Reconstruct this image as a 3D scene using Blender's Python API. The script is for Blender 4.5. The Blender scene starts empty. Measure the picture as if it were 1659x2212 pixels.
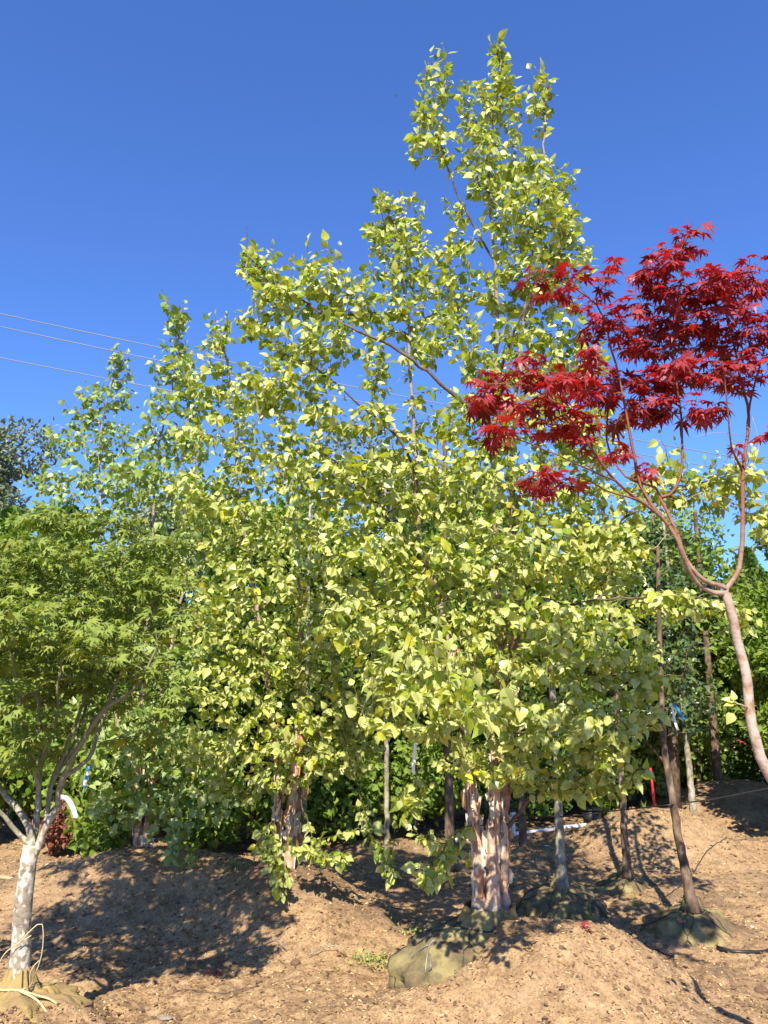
import bpy, math, random
import numpy as np
from mathutils import Vector
R = math.radians
rng = np.random.default_rng(7)
random.seed(7)

# ---------------------------------------------------------------- camera, sky, sun, exposure
scene = bpy.context.scene
EYE, PITCH, F = 1.6, R(12.5), 1703.0
cam_d = bpy.data.cameras.new('camera'); cam = bpy.data.objects.new('camera', cam_d)
scene.collection.objects.link(cam); scene.camera = cam
cam.location = (0, 0, EYE); cam.rotation_euler = (R(90) + PITCH, 0, 0)
cam_d.sensor_fit = 'VERTICAL'; cam_d.sensor_height = 24.0; cam_d.lens = 24.0 * F / 2212.0
cam_d.clip_start = 0.05; cam_d.clip_end = 3000
SUN_AZ, SUN_EL = R(9), R(46)          # behind the viewer, a little round to the left
SUN = np.array([-math.sin(SUN_AZ) * math.cos(SUN_EL), -math.cos(SUN_AZ) * math.cos(SUN_EL), math.sin(SUN_EL)])
w = bpy.data.worlds.new('World'); scene.world = w; w.use_nodes = True
nt = w.node_tree; bg = nt.nodes['Background']
sky = nt.nodes.new('ShaderNodeTexSky'); sky.sky_type = 'NISHITA'; sky.sun_disc = False
sky.sun_elevation = SUN_EL; sky.sun_rotation = R(180) + SUN_AZ
sky.altitude = 0; sky.air_density = 1.0; sky.dust_density = 0.3; sky.ozone_density = 3.0
hs = nt.nodes.new('ShaderNodeMix'); hs.data_type = 'RGBA'; hs.blend_type = 'MULTIPLY'; hs.inputs[0].default_value = 1.0
hs.inputs[7].default_value = (.57, .84, 1.38, 1)      # deep, dry-air blue
nt.links.new(sky.outputs[0], hs.inputs[6]); nt.links.new(hs.outputs[2], bg.inputs[0]); bg.inputs[1].default_value = 0.088
sun_d = bpy.data.lights.new('sun', 'SUN'); sun = bpy.data.objects.new('sun', sun_d)
scene.collection.objects.link(sun); sun_d.energy = 5.0; sun_d.angle = R(0.5); sun_d.color = (1, .91, .76)
sun.rotation_euler = Vector(-SUN).to_track_quat('-Z', 'Y').to_euler()
scene.view_settings.view_transform = 'Standard'; scene.view_settings.look = 'None'
scene.view_settings.exposure = 1.05; scene.view_settings.gamma = 1.0
scene.cycles.max_bounces = 5; scene.cycles.diffuse_bounces = 3; scene.cycles.transparent_max_bounces = 8
scene.cycles.use_denoising = True

# ---------------------------------------------------------------- helpers
SP, CP = math.sin(PITCH), math.cos(PITCH)
def P(px, py, Y):
    cx = (px - 829.5) / F; cy = (1106 - py) / F
    k = CP - cy * SP
    return np.array([cx / k * Y, Y, EYE + (SP + cy * CP) / k * Y])
def pxm(py, Y):                         # metres per pixel there
    return Y * 1.0 / (CP - (1106 - py) / F * SP) / F
def PL(lst): return np.array([P(*p) for p in lst])

_G = rng.random((256, 256))
def vnoise(x, y):
    x = np.asarray(x, float); y = np.asarray(y, float)
    xi = np.floor(x).astype(int); yi = np.floor(y).astype(int); fx = x - xi; fy = y - yi
    fx = fx * fx * (3 - 2 * fx); fy = fy * fy * (3 - 2 * fy)
    g = lambda a, b: _G[a % 256, b % 256]
    return (g(xi, yi) * (1 - fx) + g(xi + 1, yi) * fx) * (1 - fy) + (g(xi, yi + 1) * (1 - fx) + g(xi + 1, yi + 1) * fx) * fy - .5
def fbm(x, y, o=4, s=1.0):
    r = 0; a = 1.0
    for i in range(o):
        r = r + a * vnoise(x * s + 17.3 * i, y * s - 9.1 * i); a *= .5; s *= 2.03
    return r

def put(o, parent=None):
    scene.collection.objects.link(o)
    if parent is not None: o.parent = parent
    return o
def thing(name, label, cat, loc=(0, 0, 0), group=None):
    o = put(bpy.data.objects.new(name, None)); o.location = loc; o.empty_display_size = .1
    return tag(o, label, cat, group)
def tag(o, label=None, cat=None, group=None, kind=None):
    if label: o['label'] = label
    if cat: o['category'] = cat
    if group: o['group'] = group
    if kind: o['kind'] = kind
    return o

class MB:
    """collects vertices and polygons (arrays) for one mesh"""
    def __init__(s): s.v = []; s.n = 0; s.f = []; s.a = []; s.m = []
    def add(s, v, faces, att=None, mi=0):
        v = np.asarray(v, float).reshape(-1, 3)
        if att is None: att = np.tile([random.random(), 0, 0], (len(v), 1))
        s.v.append(v); s.a.append(np.asarray(att, float).reshape(-1, 3))
        for fa in faces:
            fa = np.asarray(fa, int)
            if fa.size: s.f.append(fa + s.n); s.m.append(np.full(len(fa), mi))
        s.n += len(v); return s
    def tube(s, pts, rad, sides=6, cap=True, mi=0, rough=0.0):
        pts = np.asarray(pts, float); n = len(pts); rad = np.broadcast_to(np.asarray(rad, float), (n,))
        t = np.gradient(pts, axis=0); t /= np.linalg.norm(t, axis=1)[:, None] + 1e-9
        ref = np.array([0.13, .97, .2]) if abs(t[0][1]) < .8 else np.array([1., .1, .1])
        u = np.zeros_like(pts)
        for i in range(n):
            ref = ref - t[i] * (ref @ t[i]); ref = ref / (np.linalg.norm(ref) + 1e-9); u[i] = ref
        vv = np.cross(t, u); a = np.arange(sides) * 2 * math.pi / sides
        rr = np.repeat(rad[:, None], sides, 1)
        if rough: rr = rr * (1 + rough * rng.normal(0, 1, (n, sides)))
        V = pts[:, None, :] + rr[:, :, None] * (np.cos(a)[None, :, None] * u[:, None, :] + np.sin(a)[None, :, None] * vv[:, None, :])
        i, j = np.meshgrid(np.arange(n - 1), np.arange(sides), indexing='ij'); j2 = (j + 1) % sides
        q = np.stack([i * sides + j, i * sides + j2, (i + 1) * sides + j2, (i + 1) * sides + j], -1).reshape(-1, 4)
        fs = [q]
        if cap: fs += [np.array([np.arange(sides)[::-1]]), np.array([np.arange(sides) + (n - 1) * sides])]
        l = np.concatenate([[0], np.cumsum(np.linalg.norm(np.diff(pts, axis=0), axis=1))])
        att = np.stack([np.full(n * sides, random.random()), np.repeat(l, sides), np.tile(a, n)], -1)
        return s.add(V.reshape(-1, 3), fs, att, mi)
    def build(s, name, mats, parent=None, smooth=True, origin=None):
        me = bpy.data.meshes.new(name)
        V = np.concatenate(s.v).astype(np.float32)
        if origin is not None: V = V - np.asarray(origin, np.float32)
        me.vertices.add(len(V)); me.vertices.foreach_set('co', V.ravel())
        tot = np.concatenate([np.full(len(f), f.shape[1]) for f in s.f])
        idx = np.concatenate([f.ravel() for f in s.f]).astype(np.int32)
        me.loops.add(len(idx)); me.loops.foreach_set('vertex_index', idx)
        me.polygons.add(len(tot))
        me.polygons.foreach_set('loop_start', (np.cumsum(tot) - tot).astype(np.int32))
        me.polygons.foreach_set('loop_total', tot.astype(np.int32))
        me.polygons.foreach_set('use_smooth', np.full(len(tot), smooth))
        if not isinstance(mats, (list, tuple)): mats = [mats]
        for m in mats: me.materials.append(m)
        if len(mats) > 1: me.polygons.foreach_set('material_index', np.concatenate(s.m).astype(np.int32))
        at = me.attributes.new('luv', 'FLOAT_VECTOR', 'POINT')
        at.data.foreach_set('vector', np.concatenate(s.a).astype(np.float32).ravel())
        me.update(calc_edges=True)
        o = bpy.data.objects.new(name, me)
        if origin is not None and parent is None: o.location = origin
        return put(o, parent)

# ---------------------------------------------------------------- materials
def newmat(name):
    m = bpy.data.materials.new(name); m.use_nodes = True
    t = m.node_tree; b = t.nodes['Principled BSDF']; return m, t, b
def N(t, typ, **k):
    n = t.nodes.new(typ)
    for a, v in k.items():
        if a.startswith('i_'): n.inputs[int(a[2:]) if a[2:].isdigit() else a[2:].replace('_', ' ')].default_value = v
        else: setattr(n, a, v)
    return n
def ramp(t, stops, fac=None, interp='LINEAR'):
    r = t.nodes.new('ShaderNodeValToRGB'); e = r.color_ramp; e.interpolation = interp
    while len(e.elements) < len(stops): e.elements.new(.5)
    for el, (p, c) in zip(e.elements, stops): el.position = p; el.color = (*c, 1)
    if fac is not None: t.links.new(fac, r.inputs[0])
    return r
def mix(t, a, b, fac, typ='MIX'):
    n = t.nodes.new('ShaderNodeMix'); n.data_type = 'RGBA'; n.blend_type = typ
    for s, v in ((0, fac), (6, a), (7, b)):
        if isinstance(v, (int, float)): n.inputs[s].default_value = v
        elif isinstance(v, tuple): n.inputs[s].default_value = (*v, 1)
        else: t.links.new(v, n.inputs[s])
    return n.outputs[2]
def math_(t, op, a, b=0.0, c=None):
    n = t.nodes.new('ShaderNodeMath'); n.operation = op
    for s, v in enumerate((a, b) if c is None else (a, b, c)):
        if isinstance(v, (int, float)): n.inputs[s].default_value = v
        else: t.links.new(v, n.inputs[s])
    return n.outputs[0]
def noise(t, scale, detail=4, vec=None, rough=.55, dim='3D'):
    n = N(t, 'ShaderNodeTexNoise', i_Scale=scale, i_Detail=detail, i_Roughness=rough)
    if vec is not None: t.links.new(vec, n.inputs['Vector'])
    return n.outputs[0]
def coords(t, scale=(1, 1, 1)):
    g = t.nodes.new('ShaderNodeTexCoord'); m = N(t, 'ShaderNodeMapping'); m.inputs['Scale'].default_value = scale
    t.links.new(g.outputs['Object'], m.inputs[0]); return m.outputs[0]
def bump(t, b, h, strength=.4, dist=.01):
    n = N(t, 'ShaderNodeBump', i_Strength=strength, i_Distance=dist); t.links.new(h, n.inputs['Height'])
    t.links.new(n.outputs[0], b.inputs['Normal'])

def leaf_mat(name, stops, under, transl=.35, rough=.42, spec=.4, tcol=None, veins=True):
    m, t, b = newmat(name)
    at = N(t, 'ShaderNodeAttribute', attribute_name='luv'); sep = N(t, 'ShaderNodeSeparateXYZ')
    t.links.new(at.outputs['Vector'], sep.inputs[0])
    col = ramp(t, stops, sep.outputs[0]).outputs[0]
    if veins:
        aw = math_(t, 'ABSOLUTE', sep.outputs[2])
        s = math_(t, 'SINE', math_(t, 'MULTIPLY', math_(t, 'SUBTRACT', sep.outputs[1], math_(t, 'MULTIPLY', aw, .9)), 55.0))
        v = math_(t, 'GREATER_THAN', s, .82)
        mid = math_(t, 'LESS_THAN', aw, .018)
        v = math_(t, 'MULTIPLY', math_(t, 'MAXIMUM', v, mid), .35)
        col = mix(t, col, under, v)
    geo = N(t, 'ShaderNodeNewGeometry')
    col2 = mix(t, col, under, math_(t, 'MULTIPLY', geo.outputs['Backfacing'], .75))
    t.links.new(col2, b.inputs['Base Color'])
    b.inputs['Roughness'].default_value = rough; b.inputs['Specular IOR Level'].default_value = spec
    tr = t.nodes.new('ShaderNodeBsdfTranslucent')
    tc = mix(t, col, tcol, .6) if tcol else col
    t.links.new(tc, tr.inputs[0])
    ms = t.nodes.new('ShaderNodeMixShader'); ms.inputs[0].default_value = transl
    t.links.new(b.outputs[0], ms.inputs[1]); t.links.new(tr.outputs[0], ms.inputs[2])
    t.links.new(ms.outputs[0], t.nodes['Material Output'].inputs[0])
    return m
def bark_mat(name, c_light, c_mid, c_dark, stretch=(6, 6, 22), patch=.5, contrast=.12, bs=.5, spots=None):
    m, t, b = newmat(name)
    co = coords(t, stretch); n1 = noise(t, 1.6, 5, co, .6); n2 = noise(t, 22, 4, coords(t))
    c = ramp(t, [(patch - contrast - .08, c_dark), (patch - .03, c_mid), (patch + contrast, c_light)], n1).outputs[0]
    c = mix(t, c, (.5, .5, .5), .35, 'OVERLAY') if False else mix(t, c, c_dark, math_(t, 'MULTIPLY', ramp(t, [(.5, (0, 0, 0)), (.72, (1, 1, 1))], n2).outputs[0], .5))
    if spots:
        vo = noise(t, 48, 3, coords(t, (1, 1, .8)), .5); big = noise(t, 5, 2, coords(t, (1, 1, .8)))
        s = math_(t, 'ADD', vo, math_(t, 'MULTIPLY', math_(t, 'SUBTRACT', big, .5), .7))
        g_ = t.nodes.new('ShaderNodeNewGeometry'); sx = N(t, 'ShaderNodeSeparateXYZ'); t.links.new(g_.outputs['Position'], sx.inputs[0])
        mr = N(t, 'ShaderNodeMapRange'); mr.inputs[1].default_value = .72; mr.inputs[2].default_value = 1.25; t.links.new(sx.outputs[2], mr.inputs[0])
        c = mix(t, c, mix(t, (.10, .10, .055), (.26, .25, .13), n1), mr.outputs[0])      # young olive bark higher up
        c = mix(t, c, spots, math_(t, 'MULTIPLY', ramp(t, [(.46, (0, 0, 0)), (.58, (1, 1, 1))], s).outputs[0], math_(t, 'SUBTRACT', .92, math_(t, 'MULTIPLY', mr.outputs[0], .85))))
    if name == 'red_maple_bark':
        g_ = t.nodes.new('ShaderNodeNewGeometry'); sx = N(t, 'ShaderNodeSeparateXYZ'); t.links.new(g_.outputs['Position'], sx.inputs[0])
        mr = N(t, 'ShaderNodeMapRange'); mr.inputs[1].default_value = 1.80; mr.inputs[2].default_value = 2.25; t.links.new(math_(t, 'ADD', sx.outputs[2], math_(t, 'MULTIPLY', math_(t, 'SUBTRACT', n1, .5), 1.2)), mr.inputs[0])
        c = mix(t, c, mix(t, (.10, .04, .028), (.30, .13, .075), n1), mr.outputs[0])
    if name == 'peeling_birch_bark':
        g_ = t.nodes.new('ShaderNodeNewGeometry'); sx = N(t, 'ShaderNodeSeparateXYZ'); t.links.new(g_.outputs['Position'], sx.inputs[0])
        mr = N(t, 'ShaderNodeMapRange'); mr.inputs[1].default_value = 1.6; mr.inputs[2].default_value = 2.6; t.links.new(sx.outputs[2], mr.inputs[0])
        c = mix(t, c, mix(t, (.16, .12, .085), (.36, .28, .21), n1), mr.outputs[0])
    t.links.new(c, b.inputs['Base Color']); b.inputs['Roughness'].default_value = .8
    b.inputs['Specular IOR Level'].default_value = .2
    bump(t, b, math_(t, 'ADD', n1, math_(t, 'MULTIPLY', n2, .4)), bs, .012)
    return m
def plain(name, col, rough=.6, var=.25, scale=30, metal=0.0, bs=.15):
    m, t, b = newmat(name); n = noise(t, scale, 4, coords(t))
    c = mix(t, tuple(x * (1 - var) for x in col), tuple(min(1, x * (1 + var)) for x in col), n)
    t.links.new(c, b.inputs['Base Color']); b.inputs['Roughness'].default_value = rough
    b.inputs['Metallic'].default_value = metal; bump(t, b, n, bs, .004); return m

M = {}
M['birch'] = leaf_mat('birch_leaf', [(0, (.06, .13, .012)), (.35, (.19, .28, .018)), (.7, (.38, .43, .028)), (.93, (.57, .55, .04)), (1, (.72, .52, .03))], (.54, .57, .20), .36, .36, .5, (.50, .62, .02))
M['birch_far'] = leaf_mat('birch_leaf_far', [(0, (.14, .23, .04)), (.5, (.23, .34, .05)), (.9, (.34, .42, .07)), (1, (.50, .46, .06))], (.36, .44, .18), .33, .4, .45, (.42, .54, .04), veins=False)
M['green_maple'] = leaf_mat('green_maple_leaf', [(0, (.05, .10, .014)), (.45, (.12, .19, .02)), (.93, (.30, .33, .04)), (1, (.42, .24, .05))], (.24, .30, .06), .3, .55, .22, (.26, .38, .015), veins=False)
M['red_maple'] = leaf_mat('red_maple_leaf', [(0, (.06, .006, .010)), (.45, (.22, .010, .016)), (.9, (.42, .03, .025)), (1, (.46, .08, .04))], (.33, .05, .055), .36, .42, .35, (.62, .012, .008), veins=False)
M['shrub'] = leaf_mat('shrub_leaf', [(0, (.07, .14, .015)), (.6, (.16, .25, .025)), (1, (.30, .38, .04))], (.21, .29, .06), .32, .5, .22, (.22, .38, .015), veins=False)
M['glossy'] = leaf_mat('glossy_dark_leaf', [(0, (.035, .07, .02)), (.6, (.08, .14, .03)), (1, (.20, .25, .05))], (.09, .14, .05), .2, .3, .5, (.1, .2, .02), veins=False)
M['lime'] = leaf_mat('lime_leaf', [(0, (.10, .17, .02)), (.6, (.19, .28, .035)), (1, (.30, .36, .05))], (.22, .30, .08), .32, .4, .4, (.28, .42, .03), veins=False)
M['thuja'] = leaf_mat('arborvitae_spray', [(0, (.045, .10, .018)), (.6, (.09, .18, .03)), (1, (.18, .28, .045))], (.08, .14, .04), .2, .5, .3, (.1, .22, .02), veins=False)
M['far'] = leaf_mat('hazed_far_tree_leaf', [(0, (.10, .135, .07)), (1, (.21, .25, .12))], (.2, .24, .14), .25, .45, .35, (.12, .2, .04), veins=False)  # grey-green lightened, so distance haze is painted into the leaf colour
M['rust'] = leaf_mat('rust_leaf', [(0, (.06, .025, .015)), (.6, (.18, .065, .03)), (1, (.30, .15, .06))], (.3, .12, .08), .25, .5, .3, (.35, .1, .03), veins=False)
M['straw'] = leaf_mat('straw_blade', [(0, (.18, .17, .05)), (.5, (.34, .28, .12)), (1, (.45, .38, .2))], (.4, .34, .18), .25, .6, .2, None, veins=False)
M['weed'] = leaf_mat('weed_leaf', [(0, (.12, .22, .03)), (.5, (.24, .33, .05)), (1, (.45, .45, .06))], (.3, .36, .12), .3, .5, .3, (.35, .45, .03), veins=False)
M['bark_birch'] = bark_mat('peeling_birch_bark', (.52, .39, .29), (.38, .235, .15), (.12, .065, .045), (9, 9, 16), .43, .14, .8)
M['bark_birch_up'] = bark_mat('upper_birch_bark', (.42, .34, .26), (.24, .17, .12), (.07, .05, .04), (9, 9, 20), .45, .12)
M['twig'] = bark_mat('twig_bark', (.17, .12, .08), (.10, .065, .045), (.045, .03, .025), (14, 14, 14), .5)
M['bark_maple'] = bark_mat('lichened_maple_bark', (.34, .29, .21), (.25, .21, .15), (.13, .11, .08), (9, 9, 16), .5, .12, .4, (.55, .52, .43))
M['bark_maple_up'] = bark_mat('olive_maple_bark', (.30, .28, .17), (.19, .18, .10), (.08, .08, .05), (14, 14, 10), .47)
M['bark_red'] = bark_mat('red_maple_bark', (.40, .33, .27), (.31, .20, .13), (.20, .085, .05), (11, 11, 14), .42, .11, .6)
M['bark_red_up'] = bark_mat('red_maple_branch_bark', (.27, .14, .09), (.20, .085, .05), (.09, .04, .03), (10, 10, 10), .45)
M['bark_grey'] = bark_mat('grey_tree_bark', (.40, .36, .27), (.24, .20, .14), (.09, .07, .05), (12, 12, 8), .48, .12, .5)
M['bark_brown'] = bark_mat('brown_tree_bark', (.22, .16, .11), (.13, .085, .055), (.05, .035, .025), (14, 14, 6), .5, .12, .6)
M['curl_out'] = plain('bark_curl_outer', (.60, .50, .38), .7, .3, 25)
M['curl_in'] = plain('bark_curl_inner', (.42, .20, .09), .6, .4, 25)
M['rope'] = plain('dark_twine', (.035, .033, .03), .8)
M['sisal'] = plain('sisal_twine', (.50, .41, .22), .8)
M['wire'] = plain('steel_wire', (.24, .22, .19), .5, .2, 30, .3)
M['white'] = plain('white_plastic', (.78, .78, .80), .4, .04)
M['red'] = plain('red_paint', (.55, .02, .03), .45)
M['blue'] = plain('blue_plastic', (.02, .22, .55), .4)
M['black'] = plain('black_plastic', (.02, .02, .022), .45)
M['stone'] = plain('grey_stone', (.22, .19, .16), .85, .35, 18, 0, .6)
M['clod'] = plain('soil_clod', (.13, .075, .045), .95, .4, 30, 0, .8)
M['wood'] = plain('pale_wood', (.34, .26, .15), .8, .3, 20)
M['cable'] = plain('aluminium_cable', (.16, .17, .18), .5)

M['litter'] = leaf_mat('dry_leaf', [(0, (.05, .03, .02)), (.6, (.16, .09, .04)), (.9, (.34, .22, .08)), (1, (.40, .38, .10))], (.2, .13, .07), .1, .8, .1, None, veins=False)
def burlap_mat(name, a, bcol, dirt):
    m, t, b = newmat(name); co = coords(t)
    n1 = noise(t, 6, 5, co); n2 = noise(t, 6.5, 6, coords(t, (1, 1, 1.6)), .68)
    c = mix(t, a, bcol, ramp(t, [(.42, (0, 0, 0)), (.58, (1, 1, 1))], n1).outputs[0])
    c = mix(t, c, dirt, math_(t, 'MULTIPLY', ramp(t, [(.44, (0, 0, 0)), (.60, (1, 1, 1))], n2).outputs[0], .75))
    gg = N(t, 'ShaderNodeNewGeometry'); sg = N(t, 'ShaderNodeSeparateXYZ'); t.links.new(gg.outputs['Normal'], sg.inputs[0])
    soil = math_(t, 'ADD', sg.outputs[2], math_(t, 'MULTIPLY', math_(t, 'SUBTRACT', n2, .5), 2.2))
    if 'weathered' in name: c = mix(t, c, (.17, .115, .07), ramp(t, [(.76, (0, 0, 0)), (1.0, (1, 1, 1))], soil).outputs[0])
    wv = N(t, 'ShaderNodeTexWave', i_Scale=90.0, i_Distortion=1.5); wv.bands_direction = 'Z'; t.links.new(co, wv.inputs[0])
    wx = N(t, 'ShaderNodeTexWave', i_Scale=90.0, i_Distortion=1.5); wx.bands_direction = 'X'; t.links.new(co, wx.inputs[0])
    wsum = math_(t, 'ADD', wv.outputs[1], wx.outputs[1])
    c = mix(t, c, tuple(x * .6 for x in a), math_(t, 'MULTIPLY', wsum, .12))
    t.links.new(c, b.inputs['Base Color']); b.inputs['Roughness'].default_value = .95; b.inputs['Specular IOR Level'].default_value = .1
    bump(t, b, math_(t, 'ADD', math_(t, 'MULTIPLY', n1, 3.0), wsum), .5, .006); return m
M['burlap_green'] = burlap_mat('weathered_burlap', (.34, .28, .12), (.20, .165, .085), (.085, .065, .045))
M['burlap_tan'] = burlap_mat('new_burlap', (.43, .32, .12), (.36, .26, .11), (.27, .18, .10))

# ground material
m, t, b = newmat('mulch_soil'); co = coords(t)
n1 = noise(t, 1.1, 5, co); n2 = noise(t, 14, 6, co, .65); n3 = noise(t, 70, 4, co, .7); n4 = noise(t, .45, 3, co)
c = ramp(t, [(.36, (.11, .068, .038)), (.5, (.29, .19, .104)), (.66, (.41, .285, .165))], n2).outputs[0]
c = mix(t, c, ramp(t, [(.35, (.06, .035, .022)), (.5, (.31, .19, .09)), (.68, (.52, .36, .18))], n3).outputs[0], .45)
c = mix(t, c, (.10, .065, .045), math_(t, 'MULTIPLY', ramp(t, [(.52, (0, 0, 0)), (.64, (1, 1, 1))], n1).outputs[0], .6))
c = mix(t, c, (.33, .23, .13), math_(t, 'MULTIPLY', ramp(t, [(.5, (0, 0, 0)), (.65, (1, 1, 1))], n4).outputs[0], .3))
t.links.new(c, b.inputs['Base Color']); b.inputs['Roughness'].default_value = .95; b.inputs['Specular IOR Level'].default_value = .15
bump(t, b, math_(t, 'ADD', n2, math_(t, 'MULTIPLY', n3, .6)), .7, .016); M['ground'] = m
M['chip'] = leaf_mat('wood_chip', [(0, (.07, .04, .025)), (.35, (.24, .14, .07)), (.8, (.48, .32, .15)), (1, (.66, .50, .27))], (.35, .25, .15), .02, .8, .1, None, veins=False)

# ---------------------------------------------------------------- ground
# x, y, rx, ry, height, sharpness
BUMPS = [
    (.82, 4.31, .62, .60, .43, 1.4),       # mulch round the main birch, right of its root ball
    (1.15, 4.25, .75, .60, .17, 1.2),
    (.15, 4.05, .35, .30, .16, 1.2),
    (.9, 3.6, 1.7, .9, .15, 1.2),
    (-.5, 4.2, .9, .7, .08, 1.2),
    (-.66, 6.00, .56, .50, .33, 1.5),        # second birch
    (-.40, 5.6, .62, .55, .16, 1.2),
    (-1.75, 6.55, 1.15, .62, .34, 1.4),         # third birch, on the left
    (-3.2, 7.4, 1.2, .6, .06, 1.3),
    (-1.66, 3.72, .62, .50, .275, 1.4),
    (2.80, 8.6, .80, .7, .38, 1.25),         # bare mound on the right
    (4.5, 10.6, 1.1, .9, .42, 1.1),          # dark mound behind it
    (4.55, 8.3, .7, .7, .30, 1.2),
    (2.9, 4.9, .6, .5, .10, 1.2), (1.45, 8.3, .45, .4, .06, 1.2),
]
def height(x, y, fine=True):
    x = np.asarray(x, float); y = np.asarray(y, float)
    h = .02 * fbm(x, y, 3, .8)
    wx = x + .06 * fbm(x + 5, y, 3, 3.0); wy = y + .06 * fbm(x, y + 9, 3, 3.0)
    acc = np.zeros_like(h)
    for (cx, cy, rx, ry, hh, p) in BUMPS:
        d = np.sqrt(((wx - cx) / rx) ** 2 + ((wy - cy) / ry) ** 2)
        g = hh * np.exp(-(d ** (2 * p)) * 1.1)
        acc = np.sqrt(acc * acc + g * g)
    h = h + acc
    near = np.exp(-np.maximum(0, y - 9) / 4)
    h = h + near * (.045 * fbm(x, y, 3, 2.2) + .035 * fbm(x + 3, y - 2, 3, 6.0))
    if fine: h = h + near * (.02 * fbm(x, y, 3, 24) + .05 * np.maximum(0, fbm(x + 40, y, 3, 5) - .42))
    # rougher, clodded soil right and left
    rough = 1 / (1 + np.exp(-(x - 2.0) * 4)) + 1 / (1 + np.exp((x + 1.1) * 4))
    h = h + near * rough * .035 * fbm(x, y + 30, 4, 7)
    h = h + np.maximum(0, y - 14) * .012
    return h
def gz(x, y): return float(height(np.array([x]), np.array([y]), False)[0])
def axis(lo, hi, st, step2, lo2, hi2, far):
    a = np.arange(lo, hi, st); l = lo - np.arange(step2, lo - lo2, step2); r = hi + np.arange(0, hi2 - hi, step2)
    fl = l[-1] - np.geomspace(.3, far, 18); fr = r[-1] + np.geomspace(.3, far, 18)
    return np.unique(np.concatenate([a, l, r, fl, fr]))
gx = axis(-2.6, 3.2, .017, .06, -7, 8, 600)
gy = np.unique(np.concatenate([-600 + np.zeros(1), -60 + np.zeros(1), np.arange(-10, 3, .5), np.arange(3, 6.6, .016), np.arange(6.6, 13, .045), 13 + np.geomspace(.1, 900, 40)]))
X, Yg = np.meshgrid(gx, gy); Z = height(X, Yg)
nx, ny = len(gx), len(gy)
i, j = np.meshgrid(np.arange(ny - 1), np.arange(nx - 1), indexing='ij')
q = np.stack([i * nx + j, i * nx + j + 1, (i + 1) * nx + j + 1, (i + 1) * nx + j], -1).reshape(-1, 4)
mb = MB(); mb.add(np.stack([X, Yg, Z], -1).reshape(-1, 3), [q]); g = mb.build('ground', M['ground'])
tag(g, kind='structure')

def rand_rot(n, tilt=1.0):
    """n random frames: axis, side, normal (normal near up when tilt is small)"""
    nrm = rng.normal(0, tilt, (n, 3)); nrm[:, 2] = np.abs(nrm[:, 2]) * .3 + 1; nrm /= np.linalg.norm(nrm, axis=1)[:, None]
    a = rng.normal(0, 1, (n, 3)); a -= nrm * (a * nrm).sum(1)[:, None]; a /= np.linalg.norm(a, axis=1)[:, None]
    return a, np.cross(a, nrm), nrm
def scatter(name, tv, tf, pos, scale, tilt, mat, label_kind='stuff', rnd=None, smooth=False):
    n = len(pos); A, S, Nn = rand_rot(n, tilt)
    V = pos[:, None, :] + scale[:, None, :1] * tv[None, :, 0:1] * S[:, None, :] + scale[:, None, 1:2] * tv[None, :, 1:2] * A[:, None, :] + scale[:, None, 2:3] * tv[None, :, 2:3] * Nn[:, None, :]
    k = len(tv); r = rng.random(n) if rnd is None else rnd
    att = np.stack([np.repeat(r, k), np.zeros(n * k), np.zeros(n * k)], -1)
    mb = MB(); mb.add(V.reshape(-1, 3), [(f[None, :, :] + (np.arange(n) * k)[:, None, None]).reshape(-1, f.shape[1]) for f in tf], att)
    o = mb.build(name, mat, smooth=smooth); tag(o, kind=label_kind); return o
box_v = np.array([[-1, -1, 0], [1, -1, 0], [.8, 1, 0], [-.8, 1, 0], [-.8, -.9, 1], [.9, -.9, 1], [.7, .8, 1], [-.6, .9, 1]], float)
box_f = [np.array([[4, 5, 6, 7], [0, 1, 5, 4], [1, 2, 6, 5], [2, 3, 7, 6], [3, 0, 4, 7]])]
n = 26000
yy = 3.6 + 6.5 * rng.random(n) ** 1.7; xx = (rng.random(n) * 1.25 - .6) * (yy * 1.0 + .6)
zz = height(xx, yy)
sc = np.stack([.0018 + .003 * rng.random(n), .003 + .011 * rng.random(n) ** 2, .0012 + .001 * rng.random(n)], -1) * (1 + .12 * (yy - 3.6))[:, None]
tag(scatter('wood_chips', box_v, box_f, np.stack([xx, yy, zz + .001], -1), sc, .35, M['chip'], rnd=rng.random(n) ** 1.1), 'pale wood chips strewn over the brown mulch', 'wood chips')
oct_v = np.array([[1, 0, .1], [.3, .9, 0], [-.8, .6, .1], [-.9, -.4, 0], [.2, -1, .1], [.1, .1, .9], [0, 0, -.5]], float)
oct_f = [np.array([[0, 1, 5], [1, 2, 5], [2, 3, 5], [3, 4, 5], [4, 0, 5], [1, 0, 6], [2, 1, 6], [3, 2, 6], [4, 3, 6], [0, 4, 6]])]
n = 15000
yy = 3.6 + 7 * rng.random(n) ** 1.5; xx = (rng.random(n) * 1.25 - .6) * (yy + .6)
wgt = 1 / (1 + np.exp(-(xx - 1.9) * 3)) + 1 / (1 + np.exp((xx + .7) * 3)) + .25
keep = rng.random(n) < wgt; xx, yy = xx[keep], yy[keep]; n = len(xx)
s_ = .003 + .016 * rng.random(n) ** 4.5
tag(scatter('soil_crumbs', oct_v, oct_f, np.stack([xx, yy, height(xx, yy) + .002], -1), np.stack([s_, s_ * (.7 + .6 * rng.random(n)), s_ * .8], -1), .5, M['clod']), 'dark crumbs of soil lying on the mulch', 'soil')

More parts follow.
